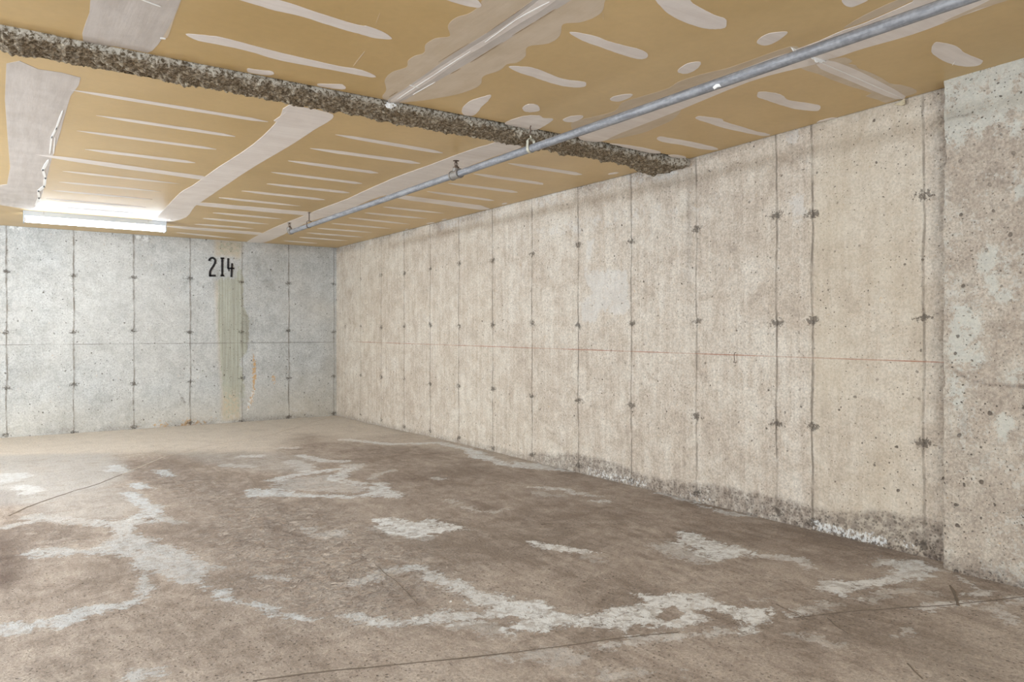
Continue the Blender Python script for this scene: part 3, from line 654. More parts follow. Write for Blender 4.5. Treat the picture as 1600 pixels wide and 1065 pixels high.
crack([(1240, 965), (1310, 957), (1400, 950), (1480, 945), (1600, 932)], 0.003, 0.004, M_crack, 5, 0.003)
crack([(1484, 914), (1489, 923), (1493, 935), (1497, 946)], 0.010, 0.012, M_crack, 6, 0.004)
crack([(588, 884), (605, 898), (620, 910), (635, 925), (652, 944)], 0.003, 0.002, M_crack, 7, 0.008)
crack([(1212, 943), (1235, 955), (1262, 968)], 0.004, 0.004, M_crack, 8)
crack([(1293, 965), (1305, 978), (1325, 990)], 0.004, 0.003, M_crack, 9)
crack([(1418, 1036), (1428, 1048), (1440, 1060)], 0.004, 0.004, M_crack, 10)
crack([(845, 819), (855, 818), (864, 819)], 0.012, 0.012, M_crack, 11)

# ------------------------------------------------------------------ ceiling
mt = NT('kraft_board', 0.4); n = mt.noise(1.2, 4); n2 = mt.noise(30, 4)
c = mt.mix(mt.mr(n, 0.3, 0.7), lin((192, 161, 104)), lin((206, 175, 119))); g = mt.mr(n2, 0.3, 0.7, 0.97, 1.03, smooth=False)
mt.color(mt.mix(1.0, c, mt.comb(g, g, g), 'MULTIPLY')); mt.bump(n2, 0.08, 0.001); mt.b.inputs['Specular IOR Level'].default_value = 0.8
M_tan = mt.m
def mudmat(name, a, b, rough=0.85, st=(2, 30, 1)):
    m = NT(name, rough); n = m.noise(5, 5, 0.6, 0.5); s_ = m.noise(1.0, 5, 0.65, vec=m.mapping(m.co, st))
    m.color(m.mix(m.mr(m.math('ADD', m.math('MULTIPLY', n, 0.5), m.math('MULTIPLY', s_, 0.5)), 0.35, 0.65), lin(a), lin(b)))
    m.bump(m.math('ADD', m.noise(40, 4), m.math('MULTIPLY', s_, 2.0)), 0.25, 0.002); return m.m
M_mud = mudmat('joint_compound', (221, 211, 202), (233, 225, 217))
M_haze = mudmat('thin_compound', (200, 182, 156), (212, 196, 174), st=(20, 3, 1))
M_grey = mudmat('grey_compound', (190, 181, 172), (207, 199, 191), st=(26, 2, 1))
M_wht = simple('white_plaster', (238, 236, 230), 0.8, var=0.04)
M_gouge = simple('gouge', (152, 132, 106), 0.9, var=0.15, scale=80)
M_slab = simple('dark_void', (60, 52, 44), 0.95)
CMATS = [M_tan, M_mud, M_haze, M_grey, M_wht, M_gouge, M_slab]
cv, cf, cm = [], [], []
def cadd(v, f, m):
    o = len(cv); cv.extend(v); cf.extend([tuple(i + o for i in q) for q in f]); cm.extend([m] * len(f))
def board(x0, x1, y0, y1):
    z0, z1 = float(zceil(y0)), float(zceil(y1))
    v = [(x0, y0, z0), (x1, y0, z0), (x1, y1, z1), (x0, y1, z1)]; v += [(a, b, c + 0.013) for a, b, c in v]
    cadd(v, [(0, 3, 2, 1), (4, 5, 6, 7), (0, 1, 5, 4), (1, 2, 6, 5), (2, 3, 7, 6), (3, 0, 4, 7)], 0)
bY = lambda X: 3.295 + 0.0165 * X        # front edge of the beam
board(-5, WX - 0.011, YB - 2.5, YB - 0.10); board(-5, WX - 0.011, -4, YB - 2.5); board(-5, WX - 0.014, YB + 0.10, DY - 0.012)
v, f = box_vf(-5.2, WX + 0.2, -4, DY + 0.2, 2.36, 2.5); cadd(v, f, 6)
LAY = {2: -0.0006, 3: -0.0009, 1: -0.0013, 5: -0.0018, 4: -0.0024}
def patch(px, m, jit=0.35, sm_n=4, extra=0.0):
    pts = smooth(px, sm_n) if sm_n else px; dz = LAY[m] - extra; v = []
    ph = random.random() * 50
    for i, (x, y) in enumerate(pts):
        s = 1.0 if y > 0 else 0.0
        x += jit * s * (mnoise.noise((i * 0.9, ph, 0))) * 2; y += jit * s * (mnoise.noise((i * 0.9, ph, 9))) * 1.4
        v.append(pc(x, y, dz))
    n = len(v); v2 = [(a, b, c + 0.004) for a, b, c in v]
    cadd(v + v2, [tuple(range(n))] + [(i, (i + 1) % n, n + (i + 1) % n, n + i) for i in range(n)], m)
def streak(x0, y0, x1, y1, th, m=1, blunt1=True, bow=0.0):
    n = 12; L, Rr = [], []
    for i in range(n + 1):
        t = i / n; x = x0 + (x1 - x0) * t; y = y0 + (y1 - y0) * t + bow * math.sin(math.pi * t)
        w = th / 2 * min(1.0, (t / 0.22) ** 0.7 + 0.05) * (min(1.0, ((1 - t) / 0.06) ** 0.6 + 0.15) if blunt1 else min(1.0, ((1 - t) / 0.3) ** 0.8 + 0.02))
        w *= 1 + 0.18 * mnoise.noise((x * 0.05, y * 0.2, 3))
        L.append((x, y - w)); Rr.append((x, y + w))
    patch(L + Rr[::-1], m, 0.15, 0, random.random() * 0.0003)
A = (180, 0, 4); B = (560, 0, 4); Cc = (920, 0, 4); Dd = (1200, 0, 4)
patch([(330, -16), (400, 7), (430, 16), (467, 24), (505, 36), (537, 46), (560, 52), (585, 59), (609, 61), (611, 58), (597, 49), (575, 41), (560, 39), (520, 27), (480, 14), (460, 7), (437, 0), (400, -14)], 1)
patch([(290, 53), (310, 63), (345, 70), (390, 80), (430, 92), (480, 102), (530, 111), (570, 119), (587, 120), (578, 114), (560, 108), (530, 103), (480, 92), (430, 80), (380, 67), (345, 58), (320, 55)], 1)
patch([(387, 107), (403, 109), (424, 111), (428, 115), (420, 117), (400, 115), (388, 112)], 1)
patch([(497, 131), (515, 131), (535, 132), (540, 138), (530, 139), (510, 136), (498, 134)], 1)
streak(552, 103, 570, 80, 1.5, 2); streak(587, 37, 594, 20, 1.0, 2); streak(943, 31, 942, 20, 0.7, 1)
# band at the top left
patch([(158, -25), (300, -30), (283, 0), (265, 40), (238, 79), (215, 79), (180, 72), (130, 64), (140, 20)], 3, 0.3, 3)
patch([(268, -20), (286, -20), (283, 0), (270, 35), (262, 58), (252, 60), (256, 48), (262, 22), (266, 0)], 2, 0.3, 3)
streak(219, -2, 252, 10, 1.6, 4); streak(250, 59, 259, 60, 2.0, 4)
# scalloped seam
SC = [(150, 610), (175, 560), (165, 500), (210, 450), (300, 420), (310, 380), (350, 350), (410, 330), (420, 280), (480, 240), (570, 225), (560, 160), (610, 110), (700, 80), (760, 35), (850, -20), (1500, -60), (1535, 20), (1520, 75), (1460, 115), (1380, 140), (1280, 150), (1260, 220), (1190, 270), (1060, 290), (1045, 350), (990, 390), (930, 400), (880, 440), (780, 475), (760, 530), (650, 580), (450, 620), (330, 635), (240, 640)]
patch(tile(*B, SC), 2, 0.3, 4)
patch(tile(*B, [(180, 625), (290, 555), (450, 440), (600, 330), (690, 275), (860, 165), (1090, 0), (1220, -90), (1480, -90), (1330, 0), (1230, 60), (1100, 135), (890, 275), (700, 385), (560, 465), (400, 560), (250, 640)]), 3, 0.3, 3)
patch(tile(*B, [(200, 625), (330, 540), (480, 440), (700, 300), (860, 200), (1090, 30), (1200, -60), (1290, -60), (1180, 40), (1000, 150), (800, 275), (640, 370), (470, 490), (330, 580), (245, 630)]), 1, 0.25, 3)
for a, b, w_, m_ in (((240, 620), (470, 468), 1.6, 4), ((470, 468), (700, 318), 1.3, 4), ((790, 262), (1000, 110), 1.2, 4), ((1000, 112), (1195, 8), 2.2, 4), ((700, 388), (900, 262), 1.6, 5), ((960, 222), (1110, 130), 1.3, 5), ((1110, 130), (1235, 52), 1.5, 5), ((500, 385), (690, 268), 1.0, 5), ((190, 605), (245, 570), 1.2, 5), ((800, 205), (1080, 10), 0.9, 5), ((320, 530), (380, 548), 1.5, 4), ((575, 460), (640, 425), 1.0, 5), ((340, 590), (480, 510), 1.0, 4)):
    (xa, ya), (xb, yb) = tile(*B, [a, b]); streak(xa, ya, xb, yb, w_, m_, blunt1=False)
patch(tile(*B, [(540, -10), (640, 25), (700, 40), (750, 45), (770, 30), (745, 0), (720, -20), (600, -30)]), 1, extra=0.0004)
for T, pts in ((B, [(940, 415), (1000, 450), (1080, 475), (1150, 500), (1250, 530), (1330, 543), (1400, 543), (1422, 530), (1415, 512), (1350, 503), (1270, 490), (1180, 455), (1100, 425), (1020, 415)]),
               (B, [(830, 595), (790, 600), (700, 630), (650, 675), (655, 715), (710, 722), (745, 700), (770, 665), (810, 630)]),
               (B, [(1030, 665), (1065, 650), (1110, 652), (1132, 675), (1125, 692), (1070, 700), (1030, 688)]),
               (B, [(915, 772), (975, 740), (1060, 722), (1130, 722), (1160, 738), (1218, 742), (1180, 775), (1110, 810), (1060, 806), (1000, 792)]),
               (B, [(1280, 745), (1330, 725), (1400, 722), (1395, 740), (1340, 762), (1290, 758)]),
               (Cc, [(400, -30), (420, 3), (480, 70), (560, 120), (650, 155), (720, 175), (790, 180), (850, 172), (862, 140), (850, 115), (790, 95), (720, 60), (650, 20), (600, -20)]),
               (Cc, [(1050, 265), (1080, 230), (1140, 205), (1238, 198), (1220, 225), (1160, 265), (1100, 283)]),
               (Cc, [(555, 445), (590, 410), (640, 390), (697, 387), (690, 415), (650, 445), (600, 460)]),
               (Cc, [(133, 615), (180, 595), (268, 587), (260, 605), (200, 630), (150, 630)]),
               (Cc, [(1052, 590), (1070, 573), (1150, 578), (1210, 595), (1250, 625), (1350, 640), (1430, 655), (1448, 670), (1430, 690), (1350, 688), (1270, 675), (1170, 645), (1100, 620), (1060, 608)]),
               (Cc, [(668, 740), (690, 725), (740, 730), (830, 743), (850, 760), (950, 790), (1050, 820), (1133, 840), (1090, 848), (990, 830), (850, 800), (740, 765)]),
               (Cc, [(425, 865), (450, 852), (540, 868), (640, 885), (770, 915), (808, 929), (785, 936), (700, 930), (580, 905), (460, 885)]),
               (Cc, [(130, 897), (200, 900), (330, 920), (440, 945), (440, 957), (380, 955), (250, 925)]),
               (Cc, [(495, 970), (540, 966), (600, 978), (600, 988), (540, 985)]),
               (Cc, [(1425, 766), (1460, 748), (1520, 735), (1552, 738), (1500, 748)]),
               (Dd, [(472, -6), (475, 25), (510, 42), (550, 35), (625, -6)]),
               (Dd, [(1020, 320), (1040, 268), (1100, 268), (1180, 290), (1230, 330), (1300, 360), (1342, 380), (1320, 405), (1260, 415), (1190, 408), (1110, 385), (1050, 350)])):
    patch(tile(*T, pts), 1)
patch([(890, 51), (910, 63), (935, 72), (960, 81), (985, 89), (1000, 92), (1010, 90), (1012, 84), (1000, 77), (975, 71), (950, 64), (932, 57), (905, 51)], 1)
streak(1488, 101, 1492, 96, 1.2, 4)
# seam above the pipe, near part
patch(tile(*Cc, [(-110, 770), (-60, 750), (0, 735), (160, 695), (210, 640), (340, 600), (500, 550), (560, 510), (700, 465), (850, 430), (1000, 380), (1260, 290), (1300, 330), (1000, 450), (700, 570), (400, 680), (0, 800), (-90, 815)]), 2, 0.3, 3)
patch(tile(*Cc, [(70, 882), (330, 832), (430, 790), (520, 750), (575, 690), (540, 670), (200, 800)]), 2, 0.3, 3)
patch(tile(*Cc, [(-60, 866), (75, 884), (200, 830), (560, 690), (1000, 510), (1310, 425), (1500, 370), (1320, 310), (860, 470), (500, 600), (0, 780)]), 1, 0.25, 3)
patch(tile(*Dd, [(140, 330), (320, 255), (470, 188), (600, 145), (900, 12), (960, -30), (1580, -30), (1470, 5), (1180, 110), (900, 215), (600, 300), (450, 350), (350, 375), (190, 420)]), 1, 0.25, 3, 0.0003)
patch(tile(*Dd, [(470, 180), (700, 95), (900, 3), (960, -30), (900, -30), (800, 3), (600, 95)]), 2, 0.25, 3)
patch(tile(*Dd, [(1300, 60), (1480, 5), (1560, -30), (1450, -30), (1300, 40), (1100, 130), (1180, 112)]), 2, 0.25, 3, 0.0012)
# cross seam to the wall
patch(tile(*Dd, [(190, 418), (360, 372), (480, 360), (525, 380), (500, 400), (550, 405), (560, 425), (600, 440), (700, 480), (760, 520), (830, 530), (900, 550), (935, 570), (900, 588), (850, 604), (740, 640), (690, 622), (610, 600), (650, 580), (520, 540), (380, 490), (310, 460)]), 2, 0.5, 2, 0.0002)
patch(tile(*Dd, [(300, 372), (420, 385), (560, 440), (700, 510), (860, 600), (800, 618), (640, 560), (480, 490), (330, 430)]), 1, 0.4, 2)
(x0, y0), (x1, y1) = tile(*Dd, [(310, 380), (840, 612)]); streak(x0, y0, x1, y1, 1.0, 4, False)
# beyond the beam: main seams
patch([(450, 165), (512, 175), (519, 185), (490, 203), (460, 223), (402, 257), (359, 285), (323, 309.5), (304, 322.7), (291, 339), (262, 347), (235, 347), (250, 334), (280, 302), (300, 290), (342, 260.7), (396, 225), (434, 188)], 1, 0.3, 3)
patch([(450, 164), (446, 175), (428, 188), (434, 189), (442, 186), (458, 166)], 1, 0.2, 2, 0.0004)
patch([(790, 215), (774, 222), (729, 236), (672.6, 257), (616, 277.6), (565.6, 300), (544.7, 309.5), (496, 328), (467.7, 339.6), (430, 354.6), (385, 378), (411, 379), (439.6, 367.7), (454.6, 360), (486.5, 345), (533, 332), (580, 311.4), (622, 300), (672.6, 285), (719.6, 264.5), (770, 245), (815, 229)], 1, 0.3, 3)
for a in ((524, 210, 692, 238.6, 4.7), (484.6, 231.6, 656.7, 255, 4.5), (450, 251, 591, 270, 4), (423.6, 268.8, 566, 286.6, 3.5), (417, 287, 546.6, 301, 3.2), (377.6, 298, 508, 312, 3), (342, 308.6, 469.6, 321.7, 2.8),
          (285, 316, 500, 335.5, 6), (332.6, 332.4, 439.6, 341.8, 2.5), (317.5, 341, 420, 350, 2.4), (304.4, 350, 396.4, 357, 2.2), (255, 353, 420, 366, 4), (275, 363, 368, 372.4, 2),
          (793.7, 255, 909.5, 272.4, 4.5), (740, 271.4, 849, 287, 4), (700, 286, 808.7, 300, 3.6), (667, 299, 772, 313, 3), (600, 304, 765, 326, 7), (598.5, 323, 694, 333, 2.6), (570, 332.4, 667, 341.4, 2.5), (545, 340, 640.7, 350, 2.4),
          (518.4, 349, 610.7, 356.8, 2.2), (496, 356.5, 581.6, 363, 2), (479, 363.6, 569, 370.5, 2), (467.7, 370.5, 542.8, 376, 1.8), (443, 376, 496, 380, 1.6),
          (950, 272, 967, 269.4, 2.4), (784, 318.6, 793, 317.0, 1.8), (690, 343.5, 698, 342, 1.5), (666, 349.2, 679, 347.4, 1.5), (633, 358.4, 638, 357.6, 1.3), (840, 286, 849, 287, 3),
          (110, 140, 418.7, 190, 4.5), (150, 180, 368, 213, 4), (120, 204, 338, 233, 3.5), (133, 233, 305, 254, 4), (56, 241, 340, 281, 6), (97.6, 267, 281.6, 287, 2.8), (92, 284, 251.6, 299, 2.6), (80.7, 297, 238.4, 311.4, 2.2), (73, 310, 228, 323.6, 2), (88, 322.7, 214, 333, 1.8)):
    streak(*a, blunt1=a[4] > 2.9)
# grey sealed board at the left with a caulked seam
patch([(10, 99), (60, 108), (126, 121), (110, 150), (92, 215), (80, 250), (70, 290), (57, 322), (40, 326), (0, 320), (-60, 314), (-60, 290), (11, 288), (12, 220)], 3, 0.3, 2)
for pts, w_ in (([(75, 251), (67, 265), (71, 278), (69, 291), (60, 298), (61, 309), (56, 320)], 3.4), ([(97, 175), (88, 200), (81, 214), (78, 238)], 2.2), ([(86, 216), (84, 238)], 1.2)):
    for i in range(len(pts) - 1):
        a, b = pts[i], pts[i + 1]; dx, dy = b[0] - a[0], b[1] - a[1]; L = math.hypot(dx, dy); nx, ny = -dy / L * w_ / 2, dx / L * w_ / 2
        patch([(a[0] + nx, a[1] + ny), (b[0] + nx, b[1] + ny), (b[0] - nx, b[1] - ny), (a[0] - nx, a[1] - ny)], 4, 0.0, 2)
ce = structure(mesh_obj('ceiling', cv, cf, CMATS, midx=cm))

# ------------------------------------------------------------------ sprayed beam
mbm_ = NT('sprayed_fireproofing', 0.95)
fr, _, _, _ = mbm_.attr('ma')
n1 = mbm_.noise(60, 6, 0.75, 0.6); n2 = mbm_.noise(120, 4, 0.7); n3 = mbm_.noise(4, 4)
c = mbm_.mix(mbm_.mr(n1, 0.42, 0.6), lin((96, 82, 62)), lin((158, 142, 116)))
c = mbm_.mix(mbm_.mr(n2, 0.53, 0.62, 0, 0.6), c, lin((196, 184, 164)))
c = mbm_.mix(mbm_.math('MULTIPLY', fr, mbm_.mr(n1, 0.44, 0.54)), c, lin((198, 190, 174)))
mbm_.color(c); mbm_.bump(mbm_.math('ADD', n1, mbm_.math('MULTIPLY', n2, 0.5)), 0.7, 0.010)
xs = np.concatenate([np.arange(-5, -0.3, 0.05), np.arange(-0.3, WX + 0.02, 0.0055)])
prof_s = np.linspace(0, 1, 46)
Vb = []; fat = []
rowsz = len(prof_s)
for X in xs:
    y0 = bY(X); y1 = 3.52 + 0.0215 * X
    flare = float(sm(3.35, 3.66, X)); drop = 0.026 + 0.022 * flare
    y0 += 0.0; y1 += 0.05 * flare; y0 -= 0.05 * float(sm(3.5, 3.69, X))
    fh = 0.05; wb = y1 - y0; tot = fh + drop + wb + drop + fh
    for s in prof_s:
        q = s * tot
        if q < fh + drop: py, pz, nrm = y0, 2.248 + 0.003 + fh - q, (0, -1, 0)
        elif q < fh + drop + wb: py, pz, nrm = y0 + q - fh - drop, 2.251 - drop, (0, 0, -1)
        else: py, pz, nrm = y1, 2.251 - drop + q - fh - drop - wb, (0, 1, 0)
        t = min(abs(q - fh - drop), abs(q - fh - drop - wb)); rnd = math.exp(-(t / 0.014) ** 2)
        p = Vector((X * 1.0, py, pz))
        a = mnoise.fractal(p * 26, 0.9, 2.1, 4) * 0.011 + mnoise.noise(p * 75) * 0.006 + mnoise.noise(p * 9) * 0.008
        bot = nrm[2] < 0
        amt = (a * 1.35 + 0.004) * (1.0 if bot else 0.7) - rnd * 0.004
        n_ = Vector(nrm); pz2 = p + n_ * amt + Vector((mnoise.noise(p * 60) * 0.004, mnoise.noise(p * 50 + Vector((9, 0, 0))) * 0.006 * (1 if bot else 0), 0))
        if not bot and nrm[1] < 0 and pz2.z > 2.24: pz2.y = max(pz2.y, y0 - 0.004)
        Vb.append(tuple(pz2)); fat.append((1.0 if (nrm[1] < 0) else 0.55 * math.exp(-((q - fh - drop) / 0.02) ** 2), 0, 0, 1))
beam = mesh_obj('beam', Vb, grid_faces(len(xs), rowsz, False), mbm_.m, smooth_=True)
set_attr(beam.data, 'ma', np.array(fat), len(Vb))
tag(beam, 'rough grey-brown beam coated in sprayed fireproofing, running across the ceiling to the right wall', 'beam')

# ------------------------------------------------------------------ sprinkler pipe
mg = NT('galvanised_pipe', 0.6, 0.2); n = mg.noise(9, 4, 0.6, vec=mg.mapping(mg.co, (8, 1, 8))); n2 = mg.noise(60, 3)
mg.color(mg.mix(mg.mr(mg.math('ADD', mg.math('MULTIPLY', n, 0.7), mg.math('MULTIPLY', n2, 0.3)), 0.38, 0.62), lin((118, 118, 120)), lin((150, 150, 151)))); mg.bump(n2, 0.15, 0.001)
M_pipe = mg.m
M_brass = simple('tarnished_brass', (104, 88, 74), 0.5, 0.5, 0.35, 200)
M_fit = simple('grey_fitting', (138, 132, 124), 0.55, 0.4, 0.3, 120)
M_rust = simple('rusty_steel', (92, 74, 62), 0.7, 0.3, 0.4, 150)
M_strap = simple('pale_strap', (186, 180, 160), 0.5, 0.3, 0.15, 90)
PXp, PZ, PR = 2.375, 2.124, 0.0212
pipe = empty('sprinkler_pipe', (PXp, 3.3, PZ), 'long grey galvanised sprinkler pipe hung under the ceiling alongside the right wall', 'pipe')
def rel(pts): return [(x - PXp, y - 3.3, z - PZ) for x, y, z in pts]
YE = 7.37
m = MB(); m.tube(rel([(PXp, y, PZ + 0.0) for y in (-3.9, 0, 2, 4, 6, YE - 0.03)]), PR, 28); m.build('pipe', M_pipe, pipe, True)
m = MB(); m.tube(rel([(PXp, YE - 0.05, PZ), (PXp, YE - 0.01, PZ), (PXp, YE + 0.012, PZ + 0.008), (PXp, YE + 0.02, PZ + 0.025), (PXp, YE + 0.02, PZ + 0.045)]), 0.0265, 20)
m.build('elbow', M_fit, pipe, True)
m = MB(); m.tube(rel([(PXp, 4.03, PZ), (PXp, 4.11, PZ)]), 0.028, 22); m.tube(rel([(PXp, 4.02, PZ), (PXp, 4.032, PZ)]), 0.031, 22); m.tube(rel([(PXp, 4.108, PZ), (PXp, 4.12, PZ)]), 0.031, 22)
m.tube(rel([(PXp, 4.07, PZ), (PXp, 4.07, PZ + 0.038)]), 0.021, 18); m.build('tee_fitting', M_fit, pipe, True)
def head(y, z0):
    c = (0, y - 3.3, z0 - PZ)
    m = MB(); m.lathe(c, [(0.012, 0), (0.020, 0.001), (0.020, 0.012), (0.013, 0.014), (0.011, 0.020), (0.007, 0.022)], 12)
    h = m.build('sprinkler_head', M_brass, pipe, True)
    m = MB()
    for s in (-1, 1):
        m.tube([(c[0] + s * 0.009, c[1], c[2] + 0.02), (c[0] + s * 0.012, c[1], c[2] + 0.032), (c[0] + s * 0.004, c[1], c[2] + 0.047)], 0.0026, 8)
    m.lathe((c[0], c[1], c[2] + 0.02), [(0.0035, 0), (0.0035, 0.018), (0.005, 0.026), (0.004, 0.032)], 10)
    m.build('frame_arms', M_brass, h)
    m = MB(); m.lathe((c[0], c[1], c[2] + 0.05), [(0.003, 0), (0.020, 0.0005), (0.0195, 0.0025), (0.003, 0.003)], 20); m.build('deflector', M_rust, h)
head(4.07, PZ + 0.036); head(YE + 0.02, PZ + 0.043)
def bandaid(y0, w, l):
    v = []; f = []; n = 8
    for j, yy in enumerate(np.linspace(y0, y0 + l, 5)):
        for i in range(n):
            a = R(-150 + (w / PR) * i / (n - 1) * 57.3 - 10 * math.sin(j)); rr = PR + 0.0008
            v.append((math.cos(a) * rr, yy - 3.3, math.sin(a) * rr))
    return v, grid_faces(5, n)
v, f = bandaid(1.955, 0.013, 0.036); m = MB(); m.add(v, f); st = m.build('sticker', M_wht, pipe); st['label'] = 'small torn white sticker'
sol = st.modifiers.new('solidify', 'SOLIDIFY'); sol.thickness = 0.0008; sol.offset = 1

# hanger with a loose loop, next to the beam
hy = 3.262
hg = empty('pipe_hanger', (PXp, hy, PZ), 'pale loop hanger on a bent rusty rod, holding the pipe right beside the rough beam', 'hanger', 'pipe hangers')
def strap(yc, w, rr, topz, mat, parent, name='loop', t=0.002):
    path = [(-0.010, topz)] + [(-rr * 0.92, topz - 0.012)] + [(rr * math.cos(R(a)), rr * math.sin(R(a))) for a in np.linspace(170, 370, 20)] + [(rr * 0.92, topz - 0.012), (0.010, topz)]
    m = MB(); v = []
    for i, (x, z) in enumerate(path):
        a = path[max(0, i - 1)]; b = path[min(len(path) - 1, i + 1)]; tx, tz = b[0] - a[0], b[1] - a[1]; L = math.hypot(tx, tz); nx, nz = tz / L * t, -tx / L * t
        for sx in (0, 1):
            for sy in (-w / 2, w / 2): v.append((x + nx * sx, yc + sy, z + nz * sx))
    f = []
    for i in range(len(path) - 1):
        o = i * 4; f += [(o, o + 4, o + 5, o + 1), (o + 2, o + 3, o + 7, o + 6), (o, o + 2, o + 6, o + 4), (o + 1, o + 5, o + 7, o + 3)]
    o = (len(path) - 1) * 4; f += [(0, 1, 3, 2), (o, o + 2, o + 3, o + 1)]
    m.add(v, f); return m.build(name, mat, parent)
strap(0, 0.020, PR + 0.0012, 0.055, M_strap, hg)
zt = float(zceil(hy)) - PZ + 0.006
m = MB(); m.tube([(0, 0, 0.045), (0.002, 0, 0.062), (-0.003, 0, 0.074)], [0.0065, 0.0055, 0.004], 10); m.build('nut', M_strap, hg)
m = MB(); m.tube([(-0.003, 0, 0.07), (-0.005, 0, 0.085), (0.001, 0, 0.10), (-0.004, 0, 0.112), (0.003, 0, zt)], 0.0032, 10); m.build('rod', M_rust, hg)
hy2 = 6.81
hg2 = empty('pipe_hanger', (PXp, hy2, PZ), 'thin straight rod hanger near the far end of the pipe', 'hanger', 'pipe hangers')
strap(0, 0.018, PR + 0.0012, 0.045, M_rust, hg2)
m = MB(); m.tube([(0, 0, 0.035), (0, 0, 2.248 - PZ + 0.004)], 0.0045, 10); m.build('rod', M_rust, hg2)
m = MB(); m.lathe((0, 0, 2.248 - PZ - 0.006), [(0.012, 0), (0.014, 0.003), (0.014, 0.0055)], 12); m.build('ceiling_plate', M_rust, hg2)

# ------------------------------------------------------------------ fluorescent light
M_white = simple('white_enamel', (176, 178, 178), 0.4, var=0.03)
LX0, LX1, LY = 0.155, 1.373, 8.185
lt_ = empty('ceiling_light', ((LX0 + LX1) / 2, LY + 0.065, 2.248), 'lit white fluorescent batten light on the ceiling by the back wall', 'ceiling light')
hx = (LX1 - LX0) / 2
m = MB(); m.add([(x, y, z) for x in (-hx, hx) for y, z in ((-0.065, 0.0), (-0.065, -0.03), (-0.061, -0.047), (0.061, -0.047), (0.065, -0.03), (0.065, 0.0))],
      [(0, 1, 2, 3, 4, 5), (11, 10, 9, 8, 7, 6)] + [(i, 6 + i, 6 + (i + 1) % 6, (i + 1) % 6) for i in range(6)])
hs = m.build('housing', M_white, lt_)
for x in (-hx + 0.16, hx - 0.17):
    m = MB(); m.box(x - 0.0015, x + 0.0015, -0.0665, -0.064, -0.024, -0.001); m.build('seam', M_fit, hs)
em = bpy.data.materials.new('lit_tube'); em.use_nodes = True; e_ = em.node_tree.nodes['Principled BSDF']
e_.inputs['Base Color'].default_value = (1, 1, 1, 1); e_.inputs['Emission Color'].default_value = (0.86, 0.96, 1.06, 1); e_.inputs['Emission Strength'].default_value = 15.0
for y in (-0.038, 0.038):
    m = MB(); m.tube([(-hx + 0.022, y, -0.078), (hx - 0.022, y, -0.078)], 0.019, 16); m.build('tube', em, lt_, True)
for s in (-1, 1):
    m = MB(); m.box(s * hx - 0.012 * (s > 0), s * hx + 0.012 * (s < 0), -0.066, 0.066, -0.106, -0.001); m.build('end_cap', M_white, lt_, bevel=0.003)

# ------------------------------------------------------------------ small loose bits
def torn(name, px, z_drop, seed, label):
    rr = random.Random(seed); N = 14; v = []
    top_ = []
    for i in range(N + 1):
        t = i / N; k = t * (len(px) - 1); j = min(int(k), len(px) - 2); a, b = px[j], px[j + 1]; q = k - j
        top_.append(pc(a[0] + (b[0] - a[0]) * q, a[1] + (b[1] - a[1]) * q, -0.0022))
    for i, p in enumerate(top_):
        dd = z_drop * (0.35 + 0.65 * math.sin(math.pi * min(1, (i + 0.6) / N))) * (0.7 + 0.6 * rr.random())
        for k, (f_, o_) in enumerate(((0, 0), (0.5, 0.004), (1.0, 0.012))):
            v.append((p[0] - o_ * 0.4, p[1] - o_, p[2] - dd * f_))
    m = MB(); m.add(v, grid_faces(N + 1, 3)); o = m.build(name, M_wht); s = o.modifiers.new('solidify', 'SOLIDIFY'); s.thickness = 0.0015
    return tag(o, label, 'tape', 'torn joint tape')
torn('torn_tape', [(1236, 72.5), (1244, 76), (1256, 84)], 0.030, 1, 'curl of torn white joint tape hanging above the upper side of the pipe')
torn('torn_tape', [(1266, 87), (1276, 89), (1289, 94)], 0.024, 2, 'ragged white joint tape scrap hanging below the pipe at the cross seam')
# flap at the wall top where the cross seam ends
m = MB(); pts = [pr(x, y, WX - 0.014) for x, y in ((1396, 163), (1404, 161), (1414, 153), (1414.5, 163), (1408, 165))]
v = [(WX - 0.014 - 0.006 * (i % 2), y, z) for i, (y, z) in enumerate(pts)]; v += [(x + 0.004, y, z) for x, y, z in v]; n = 5
m.add(v, [tuple(range(n)), tuple(range(2 * n - 1, n - 1, -1))] + [(i, n + i, n + (i + 1) % n, (i + 1) % n) for i in range(n)])
tag(m.build('tape_flap', simple('dirty_tape', (190, 176, 146), 0.8, var=0.25, scale=90)), 'dirty beige tape flap hanging over the top of the right wall near the pillar', 'tape')
# plaster dab on the beam edge
bm = bmesh.new(); bmesh.ops.create_icosphere(bm, subdivisions=4, radius=1.0)
cx_, cy_ = pc(609, 162)[0], bY(1.9)
for q in bm.verts:
    nn = 1 + 0.35 * mnoise.fractal(q.co * 2.2, 1, 2, 3); q.co = Vector((q.co.x * 0.034 * nn + cx_, q.co.y * 0.010 * nn + cy_ - 0.001, q.co.z * 0.017 * nn + 2.237))
me = bpy.data.meshes.new('plaster_dab'); bm.to_mesh(me); bm.free(); me.materials.append(M_wht); pd = bpy.data.objects.new('plaster_dab', me); col.objects.link(pd)
tag(pd, 'bright white plaster dab on the front edge of the beam, under the scalloped seam', 'plaster')
# bent nail in the right wall on the chalk line
ny, nz = pr(1150, 556)
m = MB(); m.tube([(WX + 0.01, ny, nz + 0.02), (WX - 0.012, ny, nz + 0.021), (WX - 0.018, ny, nz + 0.005), (WX - 0.016, ny - 0.001, nz - 0.022), (WX - 0.012, ny + 0.006, nz - 0.037), (WX - 0.010, ny - 0.004, nz - 0.043), (WX - 0.010, ny - 0.010, nz - 0.036)], 0.0019, 8)
tag(m.build('bent_nail', M_rust), 'small rusty bent nail sticking out of the right wall on the red chalk line', 'nail')
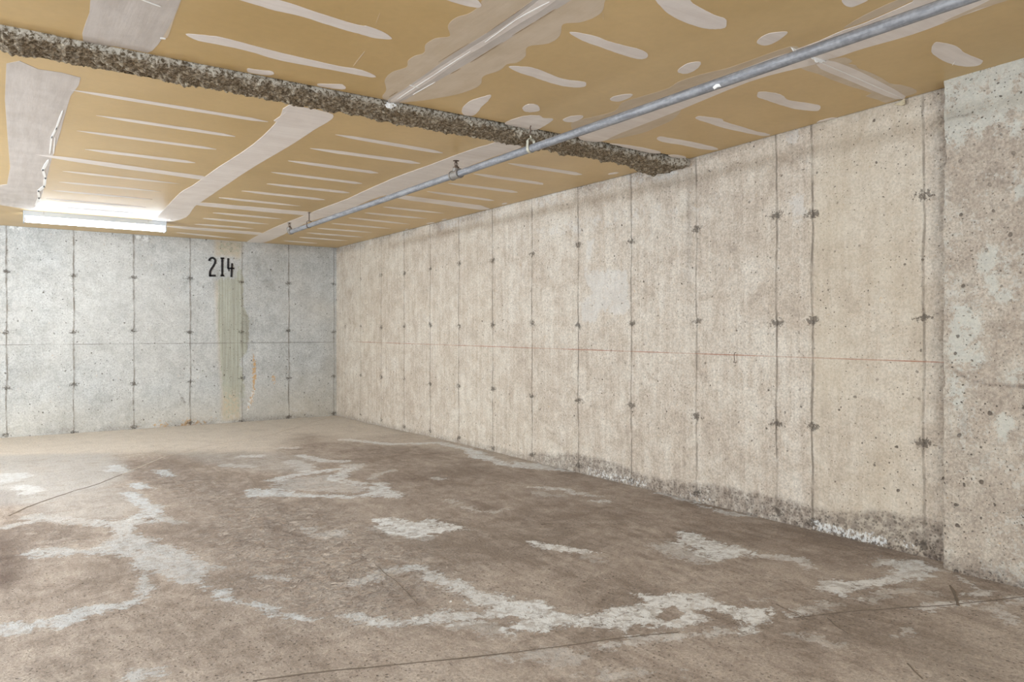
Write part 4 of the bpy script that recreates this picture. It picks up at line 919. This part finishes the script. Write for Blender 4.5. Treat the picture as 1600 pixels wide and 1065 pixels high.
# paint chip on the floor
cx2, cy2 = pf(704, 940)
m = MB(); z0 = float(zfloor(cx2, cy2)); m.add([(cx2 - .009, cy2 - .003, z0 - .002), (cx2 + .004, cy2 - .006, z0 - .002), (cx2 + .011, cy2 + .003, z0 - .002), (cx2 - .002, cy2 + .007, z0 - .002), (cx2 - .004, cy2 - .001, z0 + .007), (cx2 + .004, cy2 + .001, z0 + .006)],
      [(3, 2, 1, 0), (0, 1, 5, 4), (1, 2, 5), (2, 3, 4, 5), (3, 0, 4)])
tag(m.build('pebble', M_wht), 'tiny white chip lying alone on the brown concrete floor', 'pebble')

# ------------------------------------------------------------------ light
w = bpy.data.worlds.new('world'); scene.world = w; w.use_nodes = True
w.node_tree.nodes['Background'].inputs[0].default_value = (0.88, 0.96, 1.06, 1); w.node_tree.nodes['Background'].inputs[1].default_value = 0.8
def area(name, loc, rot, sx, sy, e, c):
    l = bpy.data.lights.new(name, 'AREA'); l.shape = 'RECTANGLE'; l.size = sx; l.size_y = sy; l.energy = e; l.color = c
    o = bpy.data.objects.new(name, l); col.objects.link(o); o.location = loc; o.rotation_euler = [R(a) for a in rot]; return o
nc = (0.84, 0.97, 1.12)
def point_fill(name, loc, e, rad):
    l = bpy.data.lights.new(name, 'POINT'); l.energy = e; l.color = nc; l.shadow_soft_size = rad
    o = bpy.data.objects.new(name, l); col.objects.link(o); o.location = loc
# aisle lamps of the garage, outside the frame, then unseen fills added for brightness
area('lamp_aisle', (-1.9, 2.0, 2.15), (0, -50, 0), 0.34, 1.2, 36, nc)
area('lamp_aisle_far', (-2.2, 6.0, 2.15), (0, -58, 0), 0.34, 1.2, 105, nc)
point_fill('fill_open', (-1.9, 3.8, 1.6), 36, 0.2)  # unseen point fill, added for more light on the ceiling
point_fill('fill_open_far', (-2.9, 6.0, 1.0), 260, 0.25)  # unseen low fill, added to brighten the far ceiling
point_fill('fill_open_behind', (0.9, -1.6, 1.7), 18, 0.2)  # unseen fill added behind the camera
# unseen soft fill added behind the camera, tilted up to brighten the ceiling
area('ceiling_fill', (0.2, -1.3, 1.1), (118, 0, -30), 1.6, 1.2, 42, (0.88, 0.97, 1.1))

vs = scene.view_settings; vs.view_transform = 'Standard'; vs.look = 'None'; vs.gamma = 1; vs.use_curve_mapping = False; vs.exposure = 0.66
